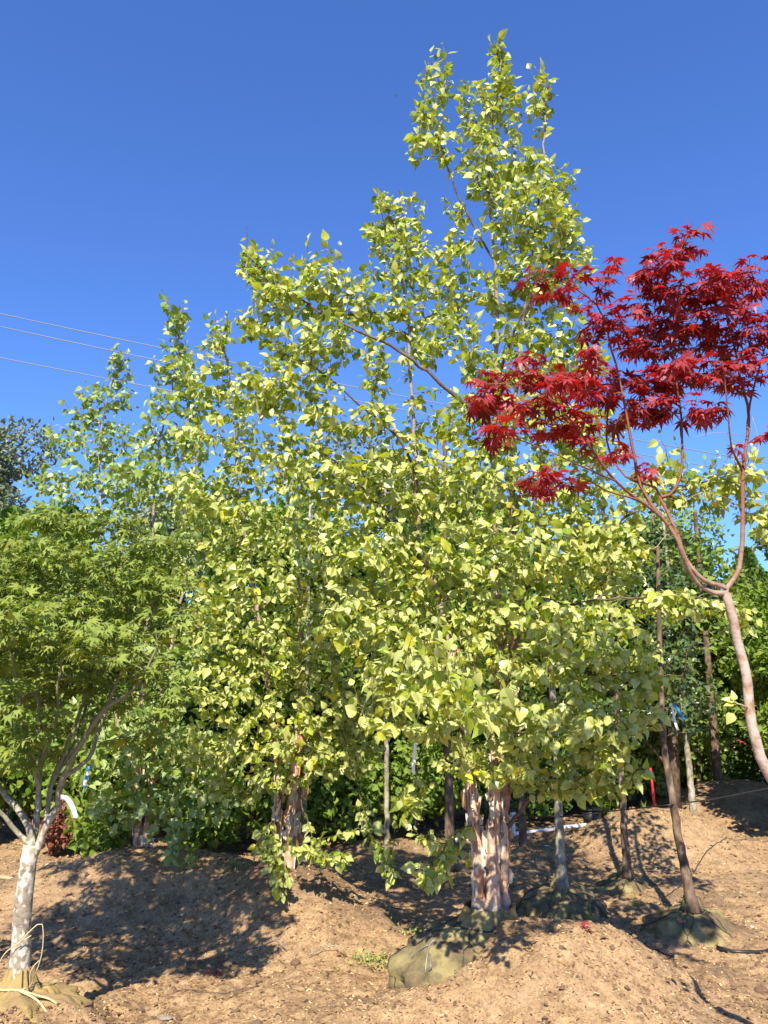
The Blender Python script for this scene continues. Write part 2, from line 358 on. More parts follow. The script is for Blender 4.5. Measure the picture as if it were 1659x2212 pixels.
# ---------------------------------------------------------------- leaves
def ovate(side, petiole=.3, fold=.25, curl=.2):
    """side: list of (t, half width)."""
    n = len(side); mid = [(0, t, -curl * t * t) for t, wd in side]
    L = [(-wd, t + wd * .0, -curl * t * t + fold * wd) for t, wd in side]; Rr = [(wd, t, -curl * t * t + fold * wd) for t, wd in side]
    v = mid + L + Rr; att = [(t, 0) for t, wd in side] + [(t, -wd) for t, wd in side] + [(t, wd) for t, wd in side]
    q = []
    for i in range(n - 1): q += [(i, n + i, n + i + 1, i + 1), (i + 1, 2 * n + i + 1, 2 * n + i, i)]
    base = len(v); pw = .018
    v += [(-pw, -petiole, .06), (pw, -petiole, .06), (pw, .02, 0), (-pw, .02, 0)]; att += [(0, 0)] * 4
    q.append((base, base + 1, base + 2, base + 3))
    v = np.array(v, float); v[:, 1] += petiole
    return v, [np.array(q)], np.array(att, float)
LEAF_BIRCH = ovate([(.0, .02), (.07, .24), (.14, .27), (.20, .37), (.28, .34), (.34, .40), (.44, .34), (.49, .37), (.60, .26), (.64, .28), (.76, .15), (.80, .15), (1.0, .004)], .32, .22, .22)
LEAF_BIRCH_LO = ovate([(0, .03), (.2, .34), (.4, .37), (.7, .22), (1, .005)], .3, .25, .2)
LEAF_LO = ovate([(0, .03), (.45, .3), (1, .01)], .15, .3, .15)
LEAF_RHOMB = (np.array([[0, 0, 0], [.36, .5, .12], [0, 1, -.1], [-.36, .5, .12]], float), [np.array([[0, 1, 2], [0, 2, 3]])], np.zeros((4, 2)))
def palmate(lobes, narrow, sin_r, droop=.25, petiole=.45):
    v = [(0, 0, 0)]; f = []
    L = [(-a, l) for a, l in lobes[::-1] if a > 0] + lobes
    angs = [a for a, l in L]
    def pt(a, r): a = R(a); return (math.sin(a) * r, math.cos(a) * r, -droop * r * r)
    for i, (a, l) in enumerate(L):
        a0 = (angs[i - 1] + a) / 2 if i else a - 22; a1 = (angs[i + 1] + a) / 2 if i < len(L) - 1 else a + 22
        b = len(v)
        v += [pt(a0, sin_r * (.6 + .4 * l)), pt(a - narrow, l * .55), pt(a, l), pt(a + narrow, l * .55), pt(a1, sin_r * (.6 + .4 * l))]
        m = .04 * l; v[b + 2] = (v[b + 2][0], v[b + 2][1], v[b + 2][2] - m)
        f += [(0, b + 1, b), (0, b + 3, b + 1), (b + 1, b + 3, b + 2), (0, b + 4, b + 3)]
    b = len(v); v += [(-.012, -petiole, -.05), (.012, -petiole, -.05), (0, 0, 0)]; f.append((b, b + 1, b + 2))
    v = np.array(v, float); v[:, 1] += petiole
    return v, [np.array(f)[:, ::-1]], np.zeros((len(v), 2))
LEAF_RED = palmate([(0, 1.0), (36, .95), (74, .78), (118, .50)], 12.5, .40, .28, .4)
LEAF_GREEN = palmate([(0, 1.0), (40, .92), (82, .70)], 11, .42, .25, .4)

def put_leaves(mb, tpl, O, A, Nh, size):
    O = np.asarray(O); n = len(O)
    A = A / (np.linalg.norm(A, axis=1)[:, None] + 1e-9)
    Nn = Nh - A * (A * Nh).sum(1)[:, None]; Nn /= np.linalg.norm(Nn, axis=1)[:, None] + 1e-9
    S = np.cross(A, Nn); tv, tf, ta = tpl; k = len(tv)
    # vary fold, width and curl leaf by leaf
    zf = rng.uniform(.2, 2.0, n); wf = rng.uniform(.85, 1.15, n); tw = rng.normal(0, .35, n)
    tx = tv[None, :, 0] * wf[:, None]; tz = tv[None, :, 2] * zf[:, None] + tv[None, :, 0] * tv[None, :, 1] * tw[:, None]
    V = O[:, None] + size[:, None, None] * (tx[..., None] * S[:, None] + tv[None, :, 1:2] * A[:, None] + tz[..., None] * Nn[:, None])
    att = np.empty((n, k, 3)); att[:, :, 0] = rng.random(n)[:, None]; att[:, :, 1:] = ta[None]
    mb.add(V.reshape(-1, 3), [(f[None] + (np.arange(n) * k)[:, None, None]).reshape(-1, f.shape[1]) for f in tf], att.reshape(-1, 3))

n = 900
yy = 3.7 + 6 * rng.random(n) ** 1.3; xx = (rng.random(n) * 1.25 - .6) * (yy + .6); mb = MB()
put_leaves(mb, LEAF_BIRCH_LO, np.stack([xx, yy, height(xx, yy) + .006], -1), rng.normal(0, 1, (n, 3)) * [1, 1, .2], rng.normal(0, .35, (n, 3)) + [0, 0, 1], rng.uniform(.012, .035, n))
tag(mb.build('leaf_litter', M['litter'], smooth=False), 'small dry brown leaves scattered over the mulch', 'leaf litter', kind='stuff')

# ---------------------------------------------------------------- growing a tree
def smooth_line(pts, step=.05):
    pts = np.asarray(pts, float); n = len(pts)
    if n == 2: ext = np.vstack([2 * pts[0] - pts[1], pts, 2 * pts[1] - pts[0]])
    else: ext = np.vstack([2 * pts[0] - pts[1], pts, 2 * pts[-1] - pts[-2]])
    out = []; par = []
    for i in range(n - 1):
        p0, p1, p2, p3 = ext[i:i + 4]; m = max(2, int(np.linalg.norm(p2 - p1) / step))
        for u in np.arange(m) / m:
            out.append(.5 * ((2 * p1) + (-p0 + p2) * u + (2 * p0 - 5 * p1 + 4 * p2 - p3) * u * u + (-p0 + 3 * p1 - 3 * p2 + p3) * u ** 3))
    out.append(pts[-1]); return np.array(out)
def blob_points(blobs, Y0):
    out = []
    for bl in blobs:
        px, py, dy, rx, ry, cnt = bl[:6]; cnt = max(1, int(cnt * DENS + .5)); dz = bl[6] if len(bl) > 6 else None
        Y = Y0 + dy; c = P(px, py, Y); s = pxm(py, Y)
        rad = np.array([rx * s, dz if dz else max(.18, rx * s * .9), ry * s])
        p = rng.normal(0, 1, (cnt, 3)); p /= np.linalg.norm(p, axis=1)[:, None]; p *= (rng.random(cnt) ** .4)[:, None]
        out.append(c + p * rad)
    return np.vstack(out)
DENS = 1.0
class Tree:
    def __init__(s): s.pos = []; s.par = []; s.pl = []; s.rb = []; s.chains = []; s.cost_pen = []
    def line(s, pts, r0, r1, attach=True, kind='stem', wob=.004, attach_pen=0.0):
        pts = smooth_line(pts)
        if wob: pts[1:-1] += rng.normal(0, wob, (len(pts) - 2, 3))
        n = len(pts); r = r0 + (r1 - r0) * (np.arange(n) / (n - 1)) ** (.5 if r0 > .028 and n > 40 else .8)
        par = -1; start = 0
        if s.pos and attach:
            d = np.linalg.norm(np.array(s.pos) - pts[0], axis=1); par = int(d.argmin())
        ids = []
        if par >= 0: ids.append(par)
        for k in range(n):
            if k == 0 and par >= 0 and np.linalg.norm(s.pos[par] - pts[0]) < .02: continue
            if kind == 'stem' and r0 > .025: r[k] *= 1 + .35 * math.exp(-(pts[k][2] - pts[0][2]) / .10)
            s.pos.append(pts[k]); s.par.append(ids[-1] if ids else -1)
            s.pl.append(0 if not ids else s.pl[ids[-1]] + np.linalg.norm(pts[k] - s.pos[ids[-1]]))
            s.rb.append(r[k]); ids.append(len(s.pos) - 1); s.cost_pen.append(attach_pen)
        s.chains.append((kind, ids)); return ids
    def grow(s, tips, bf=.25, arch=.12, down=.6, step=.06, minz=.25, wob=.006):
        s.first_twig = len(s.pos); tips = np.asarray(tips); M_ = len(tips)
        base = np.array(s.pos); pl = np.array(s.pl); pen = np.array(s.cost_pen)
        root_z = base[0][2]
        def costs(T, Pn, pln, pe):
            d = T[:, None] - Pn[None]; dist = np.linalg.norm(d, axis=2)
            c = dist + bf * pln[None] + pe[None]
            c = c + down * np.maximum(0, -d[:, :, 2]) + np.where(Pn[None, :, 2] < root_z + minz, 5, 0)
            return c
        c = costs(tips, base, pl, pen); best = c.argmin(1); bc = c.min(1); alive = np.ones(M_, bool)
        for _ in range(M_):
            i = int(np.where(alive, bc, 1e9).argmin()); alive[i] = False
            p = int(best[i]); a = s.pos[p]; tpt = tips[i]; L = np.linalg.norm(tpt - a)
            if L < .03: continue
            pp = s.par[p]; pd = (a - s.pos[pp]) if pp >= 0 else np.array([0, 0, 1.]); pd = pd / (np.linalg.norm(pd) + 1e-9)
            m = max(2, int(L / step)); u = (np.arange(1, m + 1) / m)[:, None]
            c1 = a + (pd * .35 + (tpt - a) / L * .4) * L * .6 + np.array([0, 0, arch * L])
            pts = (1 - u) ** 2 * a + 2 * u * (1 - u) * c1 + u * u * tpt
            pts[:-1] += rng.normal(0, wob, (m - 1, 3))
            ids = [p]; n0 = len(s.pos)
            for q_ in pts:
                s.pos.append(q_); s.par.append(ids[-1]); s.pl.append(s.pl[ids[-1]] + np.linalg.norm(q_ - s.pos[ids[-1]])); s.rb.append(0); s.cost_pen.append(0)
                ids.append(len(s.pos) - 1)
            s.chains.append(('twig', ids))
            al = np.where(alive)[0]
            if len(al):
                cn = costs(tips[al], pts, np.array(s.pl[n0:]), np.zeros(len(pts))); k = cn.argmin(1); v = cn[np.arange(len(al)), k]
                up = v < bc[al]; best[al[up]] = n0 + k[up]; bc[al[up]] = v[up]
        return s
    def shoots(s, n, ln=(.07, .20), seed=2):
        rg = np.random.default_rng(seed); ends = [ids[-1] for k, ids in s.chains if k == 'twig' and len(ids) > 2]; E = np.array([s.pos[i] for i in ends])
        sc_ = np.zeros(len(ends))
        for i in range(len(ends)):                      # open sky above a tip: few tips higher and near it
            d = E - E[i]; sc_[i] = np.sum((d[:, 2] > .03) & (np.hypot(d[:, 0], d[:, 1]) < .22) & (d[:, 2] < .8))
        for i in np.argsort(sc_ + rg.random(len(ends)) * 2)[:n]:
            p = E[i]; L = rg.uniform(*ln); dr = np.array([rg.normal(0, .28), rg.normal(0, .28), 1.0]); ids = [ends[i]]
            for u in (.25, .5, .75, 1.0):
                s.pos.append(p + dr * L * u + rg.normal(0, .004, 3)); s.par.append(ids[-1]); s.pl.append(0); s.rb.append(0); s.cost_pen.append(0); ids.append(len(s.pos) - 1)
            s.chains.append(('shoot', ids))
        return s
    def radii(s, rt=.0016, ex=.5):
        n = len(s.pos); cnt = np.zeros(n)
        haskid = np.zeros(n, bool)
        for i in range(n):
            if s.par[i] >= 0: haskid[s.par[i]] = True
        cnt[~haskid] = 1
        for i in range(n - 1, -1, -1):
            if s.par[i] >= 0: cnt[s.par[i]] += cnt[i]
        r = rt * np.maximum(cnt, 1) ** ex
        for i in range(n):
            if s.rb[i] > 0: r[i] = s.rb[i]
        for i in range(n):
            p = s.par[i]
            if p >= 0 and s.rb[i] == 0: r[i] = min(r[i], r[p] * .85)
        s.r = np.maximum(r, .0011)
        for kd, ids in s.chains:
            if kd == 'shoot': s.r[ids] = np.maximum(s.r[ids], np.linspace(.0024, .0013, len(ids)))
        return s
    def woods(s, parent, stem_mat, twig_mat, stem_name='stem', rough=.03, twig_name='branches', peel=None):
        mbt = MB(); sd = 1
        for kind, ids in s.chains:
            pts = np.array([s.pos[i] for i in ids]); r = s.r[ids].copy()
            if kind in ('twig', 'shoot'): r[0] = min(r[0], r[1] * 1.2)
            if kind == 'arm': r[0] = min(r[0], r[1] * 1.2)
            if kind == 'stem':
                mb = MB(); mb.tube(pts, r, 14, True, 0, rough)
                if peel: curls(mb, pts, r, *peel, seed=sd); sd += 7
                mb.build(stem_name, [stem_mat, M['curl_out'], M['curl_in']] if peel else stem_mat, parent, origin=parent.location)
            else: mbt.tube(pts, r, 7 if r.max() > .008 else (4 if r.max() > .003 else 3), False)
        if mbt.n: mbt.build(twig_name, twig_mat, parent, origin=parent.location)
    def leaves(s, parent, tpl, mat, size, spacing=.035, zone=.35, mode='birch', svar=.25, clump=1, name='crown', jitter=.0, extra=None):
        O, A, H, Sz = [], [], [], []
        up = np.array([0, 0, 1.])
        for kind, ids in s.chains:
            if kind != 'twig' and mode != 'birch': continue
            pts = np.array([s.pos[i] for i in ids]); seg = np.diff(pts, axis=0); l = np.linalg.norm(seg, axis=1); cl = np.concatenate([[0], np.cumsum(l)])
            L = cl[-1]; z0 = max(.02, L - zone * (1 if kind == 'twig' else 1.3)); ts = np.arange(L, z0, -spacing)
            if kind == 'shoot': ts = np.arange(L, .01, -.032)
            for k, tt in enumerate(ts):
                j = min(len(l) - 1, int(np.searchsorted(cl, tt) - 1)); j = max(j, 0); f = (tt - cl[j]) / l[j]
                p = pts[j] + seg[j] * f; d = seg[j] / l[j]
                side = np.cross(d, up); side /= np.linalg.norm(side) + 1e-6
                for cc in range(clump):
                    sg = 1 if (k + cc) % 2 else -1
                    r = rng.normal(0, 1, 3)
                    if mode == 'birch':
                        if k == 0 and cc == 0: ax = d + r * .25 + up * .1
                        else: ax = side * sg * .75 + d * .35 - up * rng.uniform(.0, 1.3) + r * .38
                        nh = up * .5 + SUN * .4 + rng.normal(0, .95, 3)
                    elif mode == 'maple':
                        ax = d * (1.0 if k == 0 else .35) + side * sg * (0 if k == 0 else .9) - up * rng.uniform(.05, .55) + r * .28
                        ax[2] = min(ax[2], .15); nh = up * .8 + SUN * .45 + rng.normal(0, .38, 3)
                    else:
                        ax = side * sg * .6 + d * .5 + r * .6; nh = up * .6 + SUN * .3 + rng.normal(0, .7, 3)
                    O.append(p + (rng.normal(0, jitter, 3) if jitter else 0)); A.append(ax); H.append(nh)
                    Sz.append(size * (1 + svar * rng.normal()) * (.8 if k == 0 else 1) * (1.12 if kind == 'shoot' else 1))
        mb = MB(); put_leaves(mb, tpl, np.array(O), np.array(A), np.array(H), np.clip(np.array(Sz), size * .45, size * 2.0))
        if extra is not None: extra(mb)
        s.nleaf = len(O)
        return mb.build(name, mat, parent, origin=parent.location, smooth=False)

def curls(mo, ln, rad, zlo, zhi, n, big=1.0, seed=1):
    """papery flakes of bark, hinged on the stem along one upright edge and rolling away from it"""
    rg = np.random.default_rng(seed); ok = np.where((ln[:, 2] > zlo) & (ln[:, 2] < zhi))[0]
    if len(ok) < 3: return
    for _ in range(n):
        k_ = ok[rg.integers(len(ok))]; c = ln[k_] + [0, 0, rg.uniform(-.03, .03)]; r = rad[k_] * .96; th = rg.uniform(-math.pi, math.pi); h = rg.uniform(.04, .17) * big; wd = rg.uniform(.010, .036) * big
        dirn = 1 if rg.random() < .5 else -1; curl = rg.uniform(.4, 3.4); nu, nv = 6, 5; V = []; sk = rg.uniform(-.5, .5); tp_ = rg.uniform(.2, .6)
        for a in range(nv):
            fz = a / (nv - 1) - .5
            for bq in range(nu):
                u = bq / (nu - 1); ang = curl * u
                tx = math.sin(ang) / curl * wd * (1 - .3 * abs(fz)); nxn = (1 - math.cos(ang)) / curl * wd
                off = r + nxn * (1.2 + .5 * fz); tt = th + dirn * tx / r * .9
                V.append(c + np.array([math.cos(tt) * off, math.sin(tt) * off, fz * h * (1 - tp_ * u) + sk * u * wd + rg.normal(0, .0016)]))
        i, j = np.meshgrid(np.arange(nv - 1), np.arange(nu - 1), indexing='ij')
        q = np.stack([i * nu + j, i * nu + j + 1, (i + 1) * nu + j + 1, (i + 1) * nu + j], -1).reshape(-1, 4)
        mo.add(V, [q], mi=1 + int(rg.random() < .33))

def root_ball(parent, c, rx, ry, top, mat, collar=(.09, .14), seed=3, flap=None, bottom=-.25, rope=True, power=2.0):
    """burlap wrapped ball: collar round the stem, sloping shoulder, rounded side, folds and lacing"""
    rg = np.random.default_rng(seed); nt_, nr = 96, 44
    prof = []
    for k in range(nr):
        u = k / (nr - 1)
        if u < .14: q_ = u / .14; rr = collar[0] + (collar[1] - collar[0]) * q_ ** 1.5; z = top + .09 * (1 - q_)
        else:
            q_ = (u - .14) / .86; ang = q_ * math.pi * .62
            rr = collar[1] + (1 - collar[1]) * math.sin(min(ang, math.pi)) ** .85; z = None; zz_ = math.cos(ang)
            dr = (1 - zz_) / (1 - math.cos(math.pi * .62)); z = top - (.6 * dr + .4 * q_) * (top - bottom)
        prof.append((rr, z, u))
    V = []; ph = rg.uniform(0, 6, 6)
    for rr, z, u in prof:
        for a in range(nt_):
            th = 2 * math.pi * a / nt_
            fold = (.35 * math.sin(7 * th + ph[0]) + .3 * math.sin(11 * th + ph[1] + 3 * u) + .35 * math.sin(17 * th + ph[2] - 4 * u)) * .034 * (.3 + u)
            lump = .06 * float(vnoise(th * 1.9 + seed, u * 4)) + .05 * float(vnoise(th * 5 + seed * 3, u * 9)) + .03 * float(vnoise(th * 13 + seed, u * 19 + th * 3))
            if flap is not None and u > flap: fold *= 1.6; lump -= .035
            cr = rr + (fold + lump) * (1 if u > .14 else .35)
            if u <= .14: V.append([c[0] + cr * math.cos(th), c[1] + cr * math.sin(th), z])
            else:
                q_ = (rr - collar[1]) / (1 - collar[1]); ex = collar[1] + q_ * (rx - collar[1]) + fold + lump; ey = collar[1] + q_ * (ry - collar[1]) + fold + lump
                V.append([c[0] + ex * math.cos(th), c[1] + ey * math.sin(th), z + lump * .4])
    i, j = np.meshgrid(np.arange(nr - 1), np.arange(nt_), indexing='ij'); j2 = (j + 1) % nt_
    q = np.stack([i * nt_ + j, i * nt_ + j2, (i + 1) * nt_ + j2, (i + 1) * nt_ + j], -1).reshape(-1, 4)
    mb = MB(); mb.add(V, [q[:, ::-1]]); V = np.array(V).reshape(nr, nt_, 3)
    o = mb.build('root_ball', mat, parent, origin=parent.location)
    if rope:
        tw = MB()
        for k in range(11):
            a0 = k * nt_ / 11 + rg.uniform(-2, 2); pts = []
            for u in range(5, 36, 2):
                a = int(a0 + (u - 5) * (.3 if k % 2 else -.25)) % nt_; p = V[u, a].copy(); d = p - np.array([c[0], c[1], top - .4]); d /= np.linalg.norm(d); pts.append(p + d * .004)
            tw.tube(pts, .0028, 5)
        ring = [V[6, a % nt_] * 1.0 + np.array([0, 0, .006]) for a in range(0, nt_ + 1, 4)]
        tw.tube(ring, .004, 5)
        tw.build('twine', M['rope'], o)
        for ob in o.children: ob.location = -Vector(parent.location)
    return o, V

BIRCH_G = 'multi-stemmed birches with pale yellow-green leaves'
def link_lines(t, kinds=('stem',)): return [np.array([t.pos[i] for i in ids]) for k, ids in t.chains if k in kinds]

# ================================================================ main birch
Y0 = 4.5; B = P(1062, 1975, Y0)
birch = thing('birch_tree', 'tallest birch with peeling pink bark and dark burlap root ball behind the front mound', 'birch tree', (B[0], B[1], gz(B[0], B[1]) - .02), BIRCH_G)
t1 = Tree()
t1.line(PL([(1064, 1985, 4.47), (1066, 1800, 4.47), (1072, 1650, 4.5), (1078, 1400, 4.5), (1072, 1200, 4.5), (1068, 900, 4.5), (1075, 700, 4.5), (1068, 560, 4.5), (1060, 420, 4.5), (1062, 300, 4.48), (1075, 190, 4.48), (1086, 100, 4.5)]), .040, .004)
t1.line(PL([(1036, 1985, 4.49), (1030, 1830, 4.5), (1014, 1700, 4.5), (1002, 1600, 4.5), (975, 1400, 4.5), (935, 1250, 4.5), (902, 1120, 4.5), (896, 950, 4.5), (885, 800, 4.5), (880, 680, 4.52), (862, 560, 4.55), (845, 470, 4.55), (815, 415, 4.55)]), .037, .004, attach=False)
t1.line(PL([(1086, 1985, 4.55), (1088, 1830, 4.55), (1098, 1600, 4.6), (1120, 1300, 4.6), (1104, 1000, 4.6), (1125, 750, 4.55), (1150, 550, 4.5), (1172, 350, 4.5), (1180, 230, 4.5), (1170, 165, 4.5)]), .034, .004, attach=False)
for pts, r0 in [
    ([(1068, 930, 4.5), (980, 852, 4.4), (860, 757, 4.3), (740, 700, 4.3), (640, 640, 4.3), (530, 550, 4.3)], .014),
    ([(905, 1070, 4.5), (870, 960, 4.4), (760, 860, 4.35), (690, 800, 4.3), (600, 760, 4.3)], .011),
    ([(1064, 560, 4.5), (985, 410, 4.45), (940, 280, 4.4), (905, 230, 4.4)], .008),
    ([(1112, 1290, 4.6), (1250, 1180, 4.6), (1400, 1090, 4.55), (1500, 1050, 4.5), (1600, 1020, 4.5), (1690, 1018, 4.5)], .015),
    ([(1105, 1370, 4.6), (1250, 1305, 4.5), (1400, 1290, 4.4), (1520, 1292, 4.3), (1620, 1320, 4.3)], .010),
    ([(1088, 1800, 4.55), (1150, 1720, 4.5), (1230, 1640, 4.4), (1310, 1580, 4.3)], .014),
    ([(1005, 1600, 4.5), (975, 1540, 4.0), (950, 1500, 3.4)], .010),
    ([(1075, 1600, 4.5), (1060, 1550, 4.0), (1045, 1540, 3.2)], .010),
    ([(1120, 1350, 4.6), (1250, 1450, 4.5), (1380, 1450, 4.4), (1420, 1400, 4.4)], .010),
    ([(1068, 850, 4.5), (1110, 720, 4.4), (1180, 580, 4.3), (1240, 450, 4.3)], .010),
    ([(935, 1250, 4.5), (860, 1150, 4.4), (780, 1050, 4.3), (700, 980, 4.3)], .011),
    ([(975, 1400, 4.5), (880, 1330, 4.3), (780, 1300, 4.2)], .010),
  ([(1030, 1780, 4.5), (985, 1800, 4.4), (950, 1850, 4.35), (945, 1900, 4.3)], .004),
]: t1.line(PL(pts), r0, .003, kind='arm', wob=.003)
blobs = [
 (1080, 135, 0, 16, 40, 7, .1), (1060, 220, 0, 75, 70, 42), (1165, 225, 0, 26, 75, 15, .15), (935, 230, 0, 38, 90, 20, .15), (962, 180, 0, 14, 35, 3, .1), (900, 320, 0, 28, 50, 10, .12),
 (1070, 360, 0, 120, 80, 60), (860, 490, 0, 68, 80, 52), (1150, 470, -.15, 110, 85, 85), (1190, 400, -.1, 60, 50, 22), (985, 480, 0, 40, 70, 12), (885, 620, 0, 62, 80, 26), (1215, 560, -.1, 70, 70, 36), (1130, 610, 0, 110, 60, 52),
 (985, 640, .1, 60, 80, 26), (960, 560, .05, 70, 50, 14), (940, 720, .05, 90, 60, 20), (830, 660, -.05, 60, 60, 14), (960, 900, .1, 100, 60, 20), (820, 800, -.1, 60, 50, 10), (900, 960, .1, 100, 60, 20), (850, 560, 0, 60, 60, 12), (1020, 300, 0, 60, 60, 10), (1090, 760, 0, 130, 80, 56), (905, 790, 0, 45, 60, 8), (1220, 760, .1, 100, 110, 48), (1060, 900, 0, 130, 80, 50), (1240, 940, .1, 110, 90, 50), (1040, 1040, 0, 150, 100, 90),
 (1250, 1110, .2, 130, 80, 60), (880, 1060, 0, 100, 90, 44), (1080, 1200, -.1, 190, 110, 130), (1300, 1220, .1, 110, 80, 50), (880, 1260, 0, 130, 120, 85), (1130, 1380, -.2, 200, 110, 130), (900, 1420, -.3, 130, 110, 60),
 (1300, 1400, -.1, 100, 110, 62), (940, 1490, -1.15, 110, 50, 24, .3), (1050, 1530, -1.35, 90, 40, 18, .25), (960, 1560, -.6, 110, 40, 16, .3), (800, 1560, -.9, 40, 30, 5, .2), (1200, 1550, -.3, 170, 60, 60), (1310, 1610, -.3, 75, 60, 28), (1110, 1620, -.1, 130, 40, 24), (1180, 1690, .1, 110, 30, 16), (1000, 1640, -.2, 60, 26, 12, .2), (1110, 1665, -.3, 70, 26, 16, .2), (1230, 1665, -.1, 90, 34, 18, .2), (1320, 1690, -.1, 60, 30, 8, .2),
 (1430, 1050, .05, 90, 50, 26, .25), (1560, 1050, .0, 90, 45, 26, .25), (1640, 1120, .1, 50, 60, 12, .2), (1440, 1300, -.1, 90, 35, 20, .25), (1590, 1330, -.1, 70, 35, 12, .2), (1400, 1480, -.15, 45, 110, 22, .25), (1340, 1170, .1, 70, 60, 22),
 (960, 1840, -.12, 32, 30, 7, .12), (930, 1890, -.15, 38, 22, 6, .12), (905, 1800, -.1, 26, 16, 3, .1), (880, 1720, .1, 60, 30, 8, .2), (1260, 1700, -.2, 50, 22, 8, .2), (1360, 1660, -.2, 40, 30, 7, .2),
 (640, 615, -.2, 105, 45, 50), (555, 585, -.2, 40, 38, 14, .2), (760, 640, -.15, 80, 60, 36), (690, 730, -.2, 120, 55, 46), (560, 690, -.2, 55, 50, 20), (610, 830, -.2, 110, 60, 42), (750, 900, -.15, 110, 45, 30), (740, 1030, -.15, 130, 80, 66), (640, 960, -.1, 80, 60, 24), (770, 1180, -.2, 110, 80, 46), (780, 1340, -.3, 100, 70, 34),
]
DENS = 1.7
t1.grow(blob_points(blobs, Y0), bf=.22, arch=.10, down=.5)
t1.shoots(70)
t1.radii(.0015, .48)
t1.woods(birch, M['bark_birch'], M['twig'], peel=(.48, 1.9, 95, 1.0))
t1.leaves(birch, LEAF_BIRCH, M['birch'], .045, .0095, .36, svar=.33)
ballo, V = root_ball(birch, (B[0] - .01, B[1] + .02), .54, .52, .385, M['burlap_green'], (.125, .175), 4, .62, -.12)
wr = MB()
wr.tube(smooth_line([V[9, 56] + [0, 0, .005], V[14, 55] + [0, 0, .01], V[18, 57] + [0, 0, .012], V[21, 58], V[20, 60] + [0, -.01, .02], V[17, 58] + [0, -.008, .018]], .02), .004, 6)
wr.tube(smooth_line([V[15, 55] + [0, 0, .01], V[18, 53] + [-.004, 0, .01], V[21, 51], V[23, 51]], .02), .003, 6)
wo = wr.build('wire_loop', M['wire'], ballo); wo.location = -Vector(birch.location)
print('birch leaves', t1.nleaf)

# ================================================================ second birch
Y1 = 6.0; B2 = P(615, 1885, Y1)
birch2 = thing('birch_tree', 'middle birch with orange peeling bark and short twigs hanging over its own mound', 'birch tree', (B2[0], B2[1], gz(B2[0], B2[1])), BIRCH_G)
t2 = Tree()
t2.line(PL([(600, 1880, 6.0), (600, 1760, 6.0), (598, 1650, 6), (575, 1450, 6), (545, 1250, 6), (515, 1050, 6), (505, 900, 6), (490, 780, 6), (470, 715, 6)]), .036, .004)
t2.line(PL([(622, 1885, 5.97), (626, 1780, 5.97), (640, 1600, 6), (650, 1400, 6), (640, 1200, 6), (610, 1000, 6), (600, 860, 6)]), .036, .004, attach=False)
t2.line(PL([(636, 1882, 6.04), (640, 1780, 6.04), (670, 1650, 6.1), (710, 1500, 6.1), (720, 1350, 6.1), (700, 1200, 6.1)]), .030, .004, attach=False)
for pts, r0 in [([(610, 1700, 6), (590, 1790, 5.7), (595, 1880, 5.5), (615, 1935, 5.45)], .005), ([(640, 1700, 6), (670, 1790, 5.6), (690, 1845, 5.5), (745, 1850, 5.45)], .005),
    ([(712, 1500, 6.1), (760, 1650, 5.7), (795, 1780, 5.5), (845, 1890, 5.4)], .005), ([(575, 1450, 6), (480, 1380, 5.8), (410, 1340, 5.8)], .009), ([(598, 1650, 6), (500, 1600, 5.8), (420, 1600, 5.7)], .008)]:
    t2.line(PL(pts), r0, .002, kind='arm', attach_pen=.25)
blobs = [
 (475, 740, 0, 45, 35, 12, .2), (430, 810, 0, 70, 45, 24), (520, 860, 0, 90, 50, 26), (470, 950, 0, 110, 60, 40), (590, 1010, 0, 110, 70, 38), (450, 1060, 0, 110, 70, 36), (600, 1130, 0, 150, 70, 60), (480, 1190, 0, 110, 70, 40),
 (620, 1260, -.1, 170, 80, 80), (480, 1330, -.2, 110, 80, 46), (650, 1400, -.1, 160, 80, 74), (520, 1480, -.2, 130, 80, 60), (700, 1520, -.1, 130, 70, 52), (590, 1600, -.2, 150, 60, 60), (440, 1600, -.2, 90, 60, 34), (740, 1630, -.1, 90, 50, 30),
 (620, 1680, -.2, 120, 20, 14), (500, 1700, -.1, 80, 35, 16), (800, 1550, .1, 90, 80, 40), (850, 1450, .3, 80, 80, 30),
 (570, 1850, -.5, 30, 40, 3, .1), (605, 1905, -.55, 26, 20, 3, .1), (690, 1850, -.5, 30, 14, 2, .1), (740, 1860, -.5, 12, 10, 1, .1), (800, 1800, -.5, 16, 30, 2, .1), (840, 1870, -.55, 18, 35, 3, .1)]
t2.grow(blob_points(blobs, Y1), bf=.22, arch=.10, down=.5, step=.08)
t2.shoots(40, seed=3)
t2.radii(.0016, .48); t2.woods(birch2, M['bark_birch'], M['twig'], peel=(.36, 1.3, 60, 1.1))
t2.leaves(birch2, LEAF_BIRCH, M['birch'], .048, .0115, .36, svar=.33)
root_ball(birch2, (B2[0] + .02, B2[1] + .05), .52, .5, .27, M['burlap_green'], (.10, .14), 8, None, -.2)

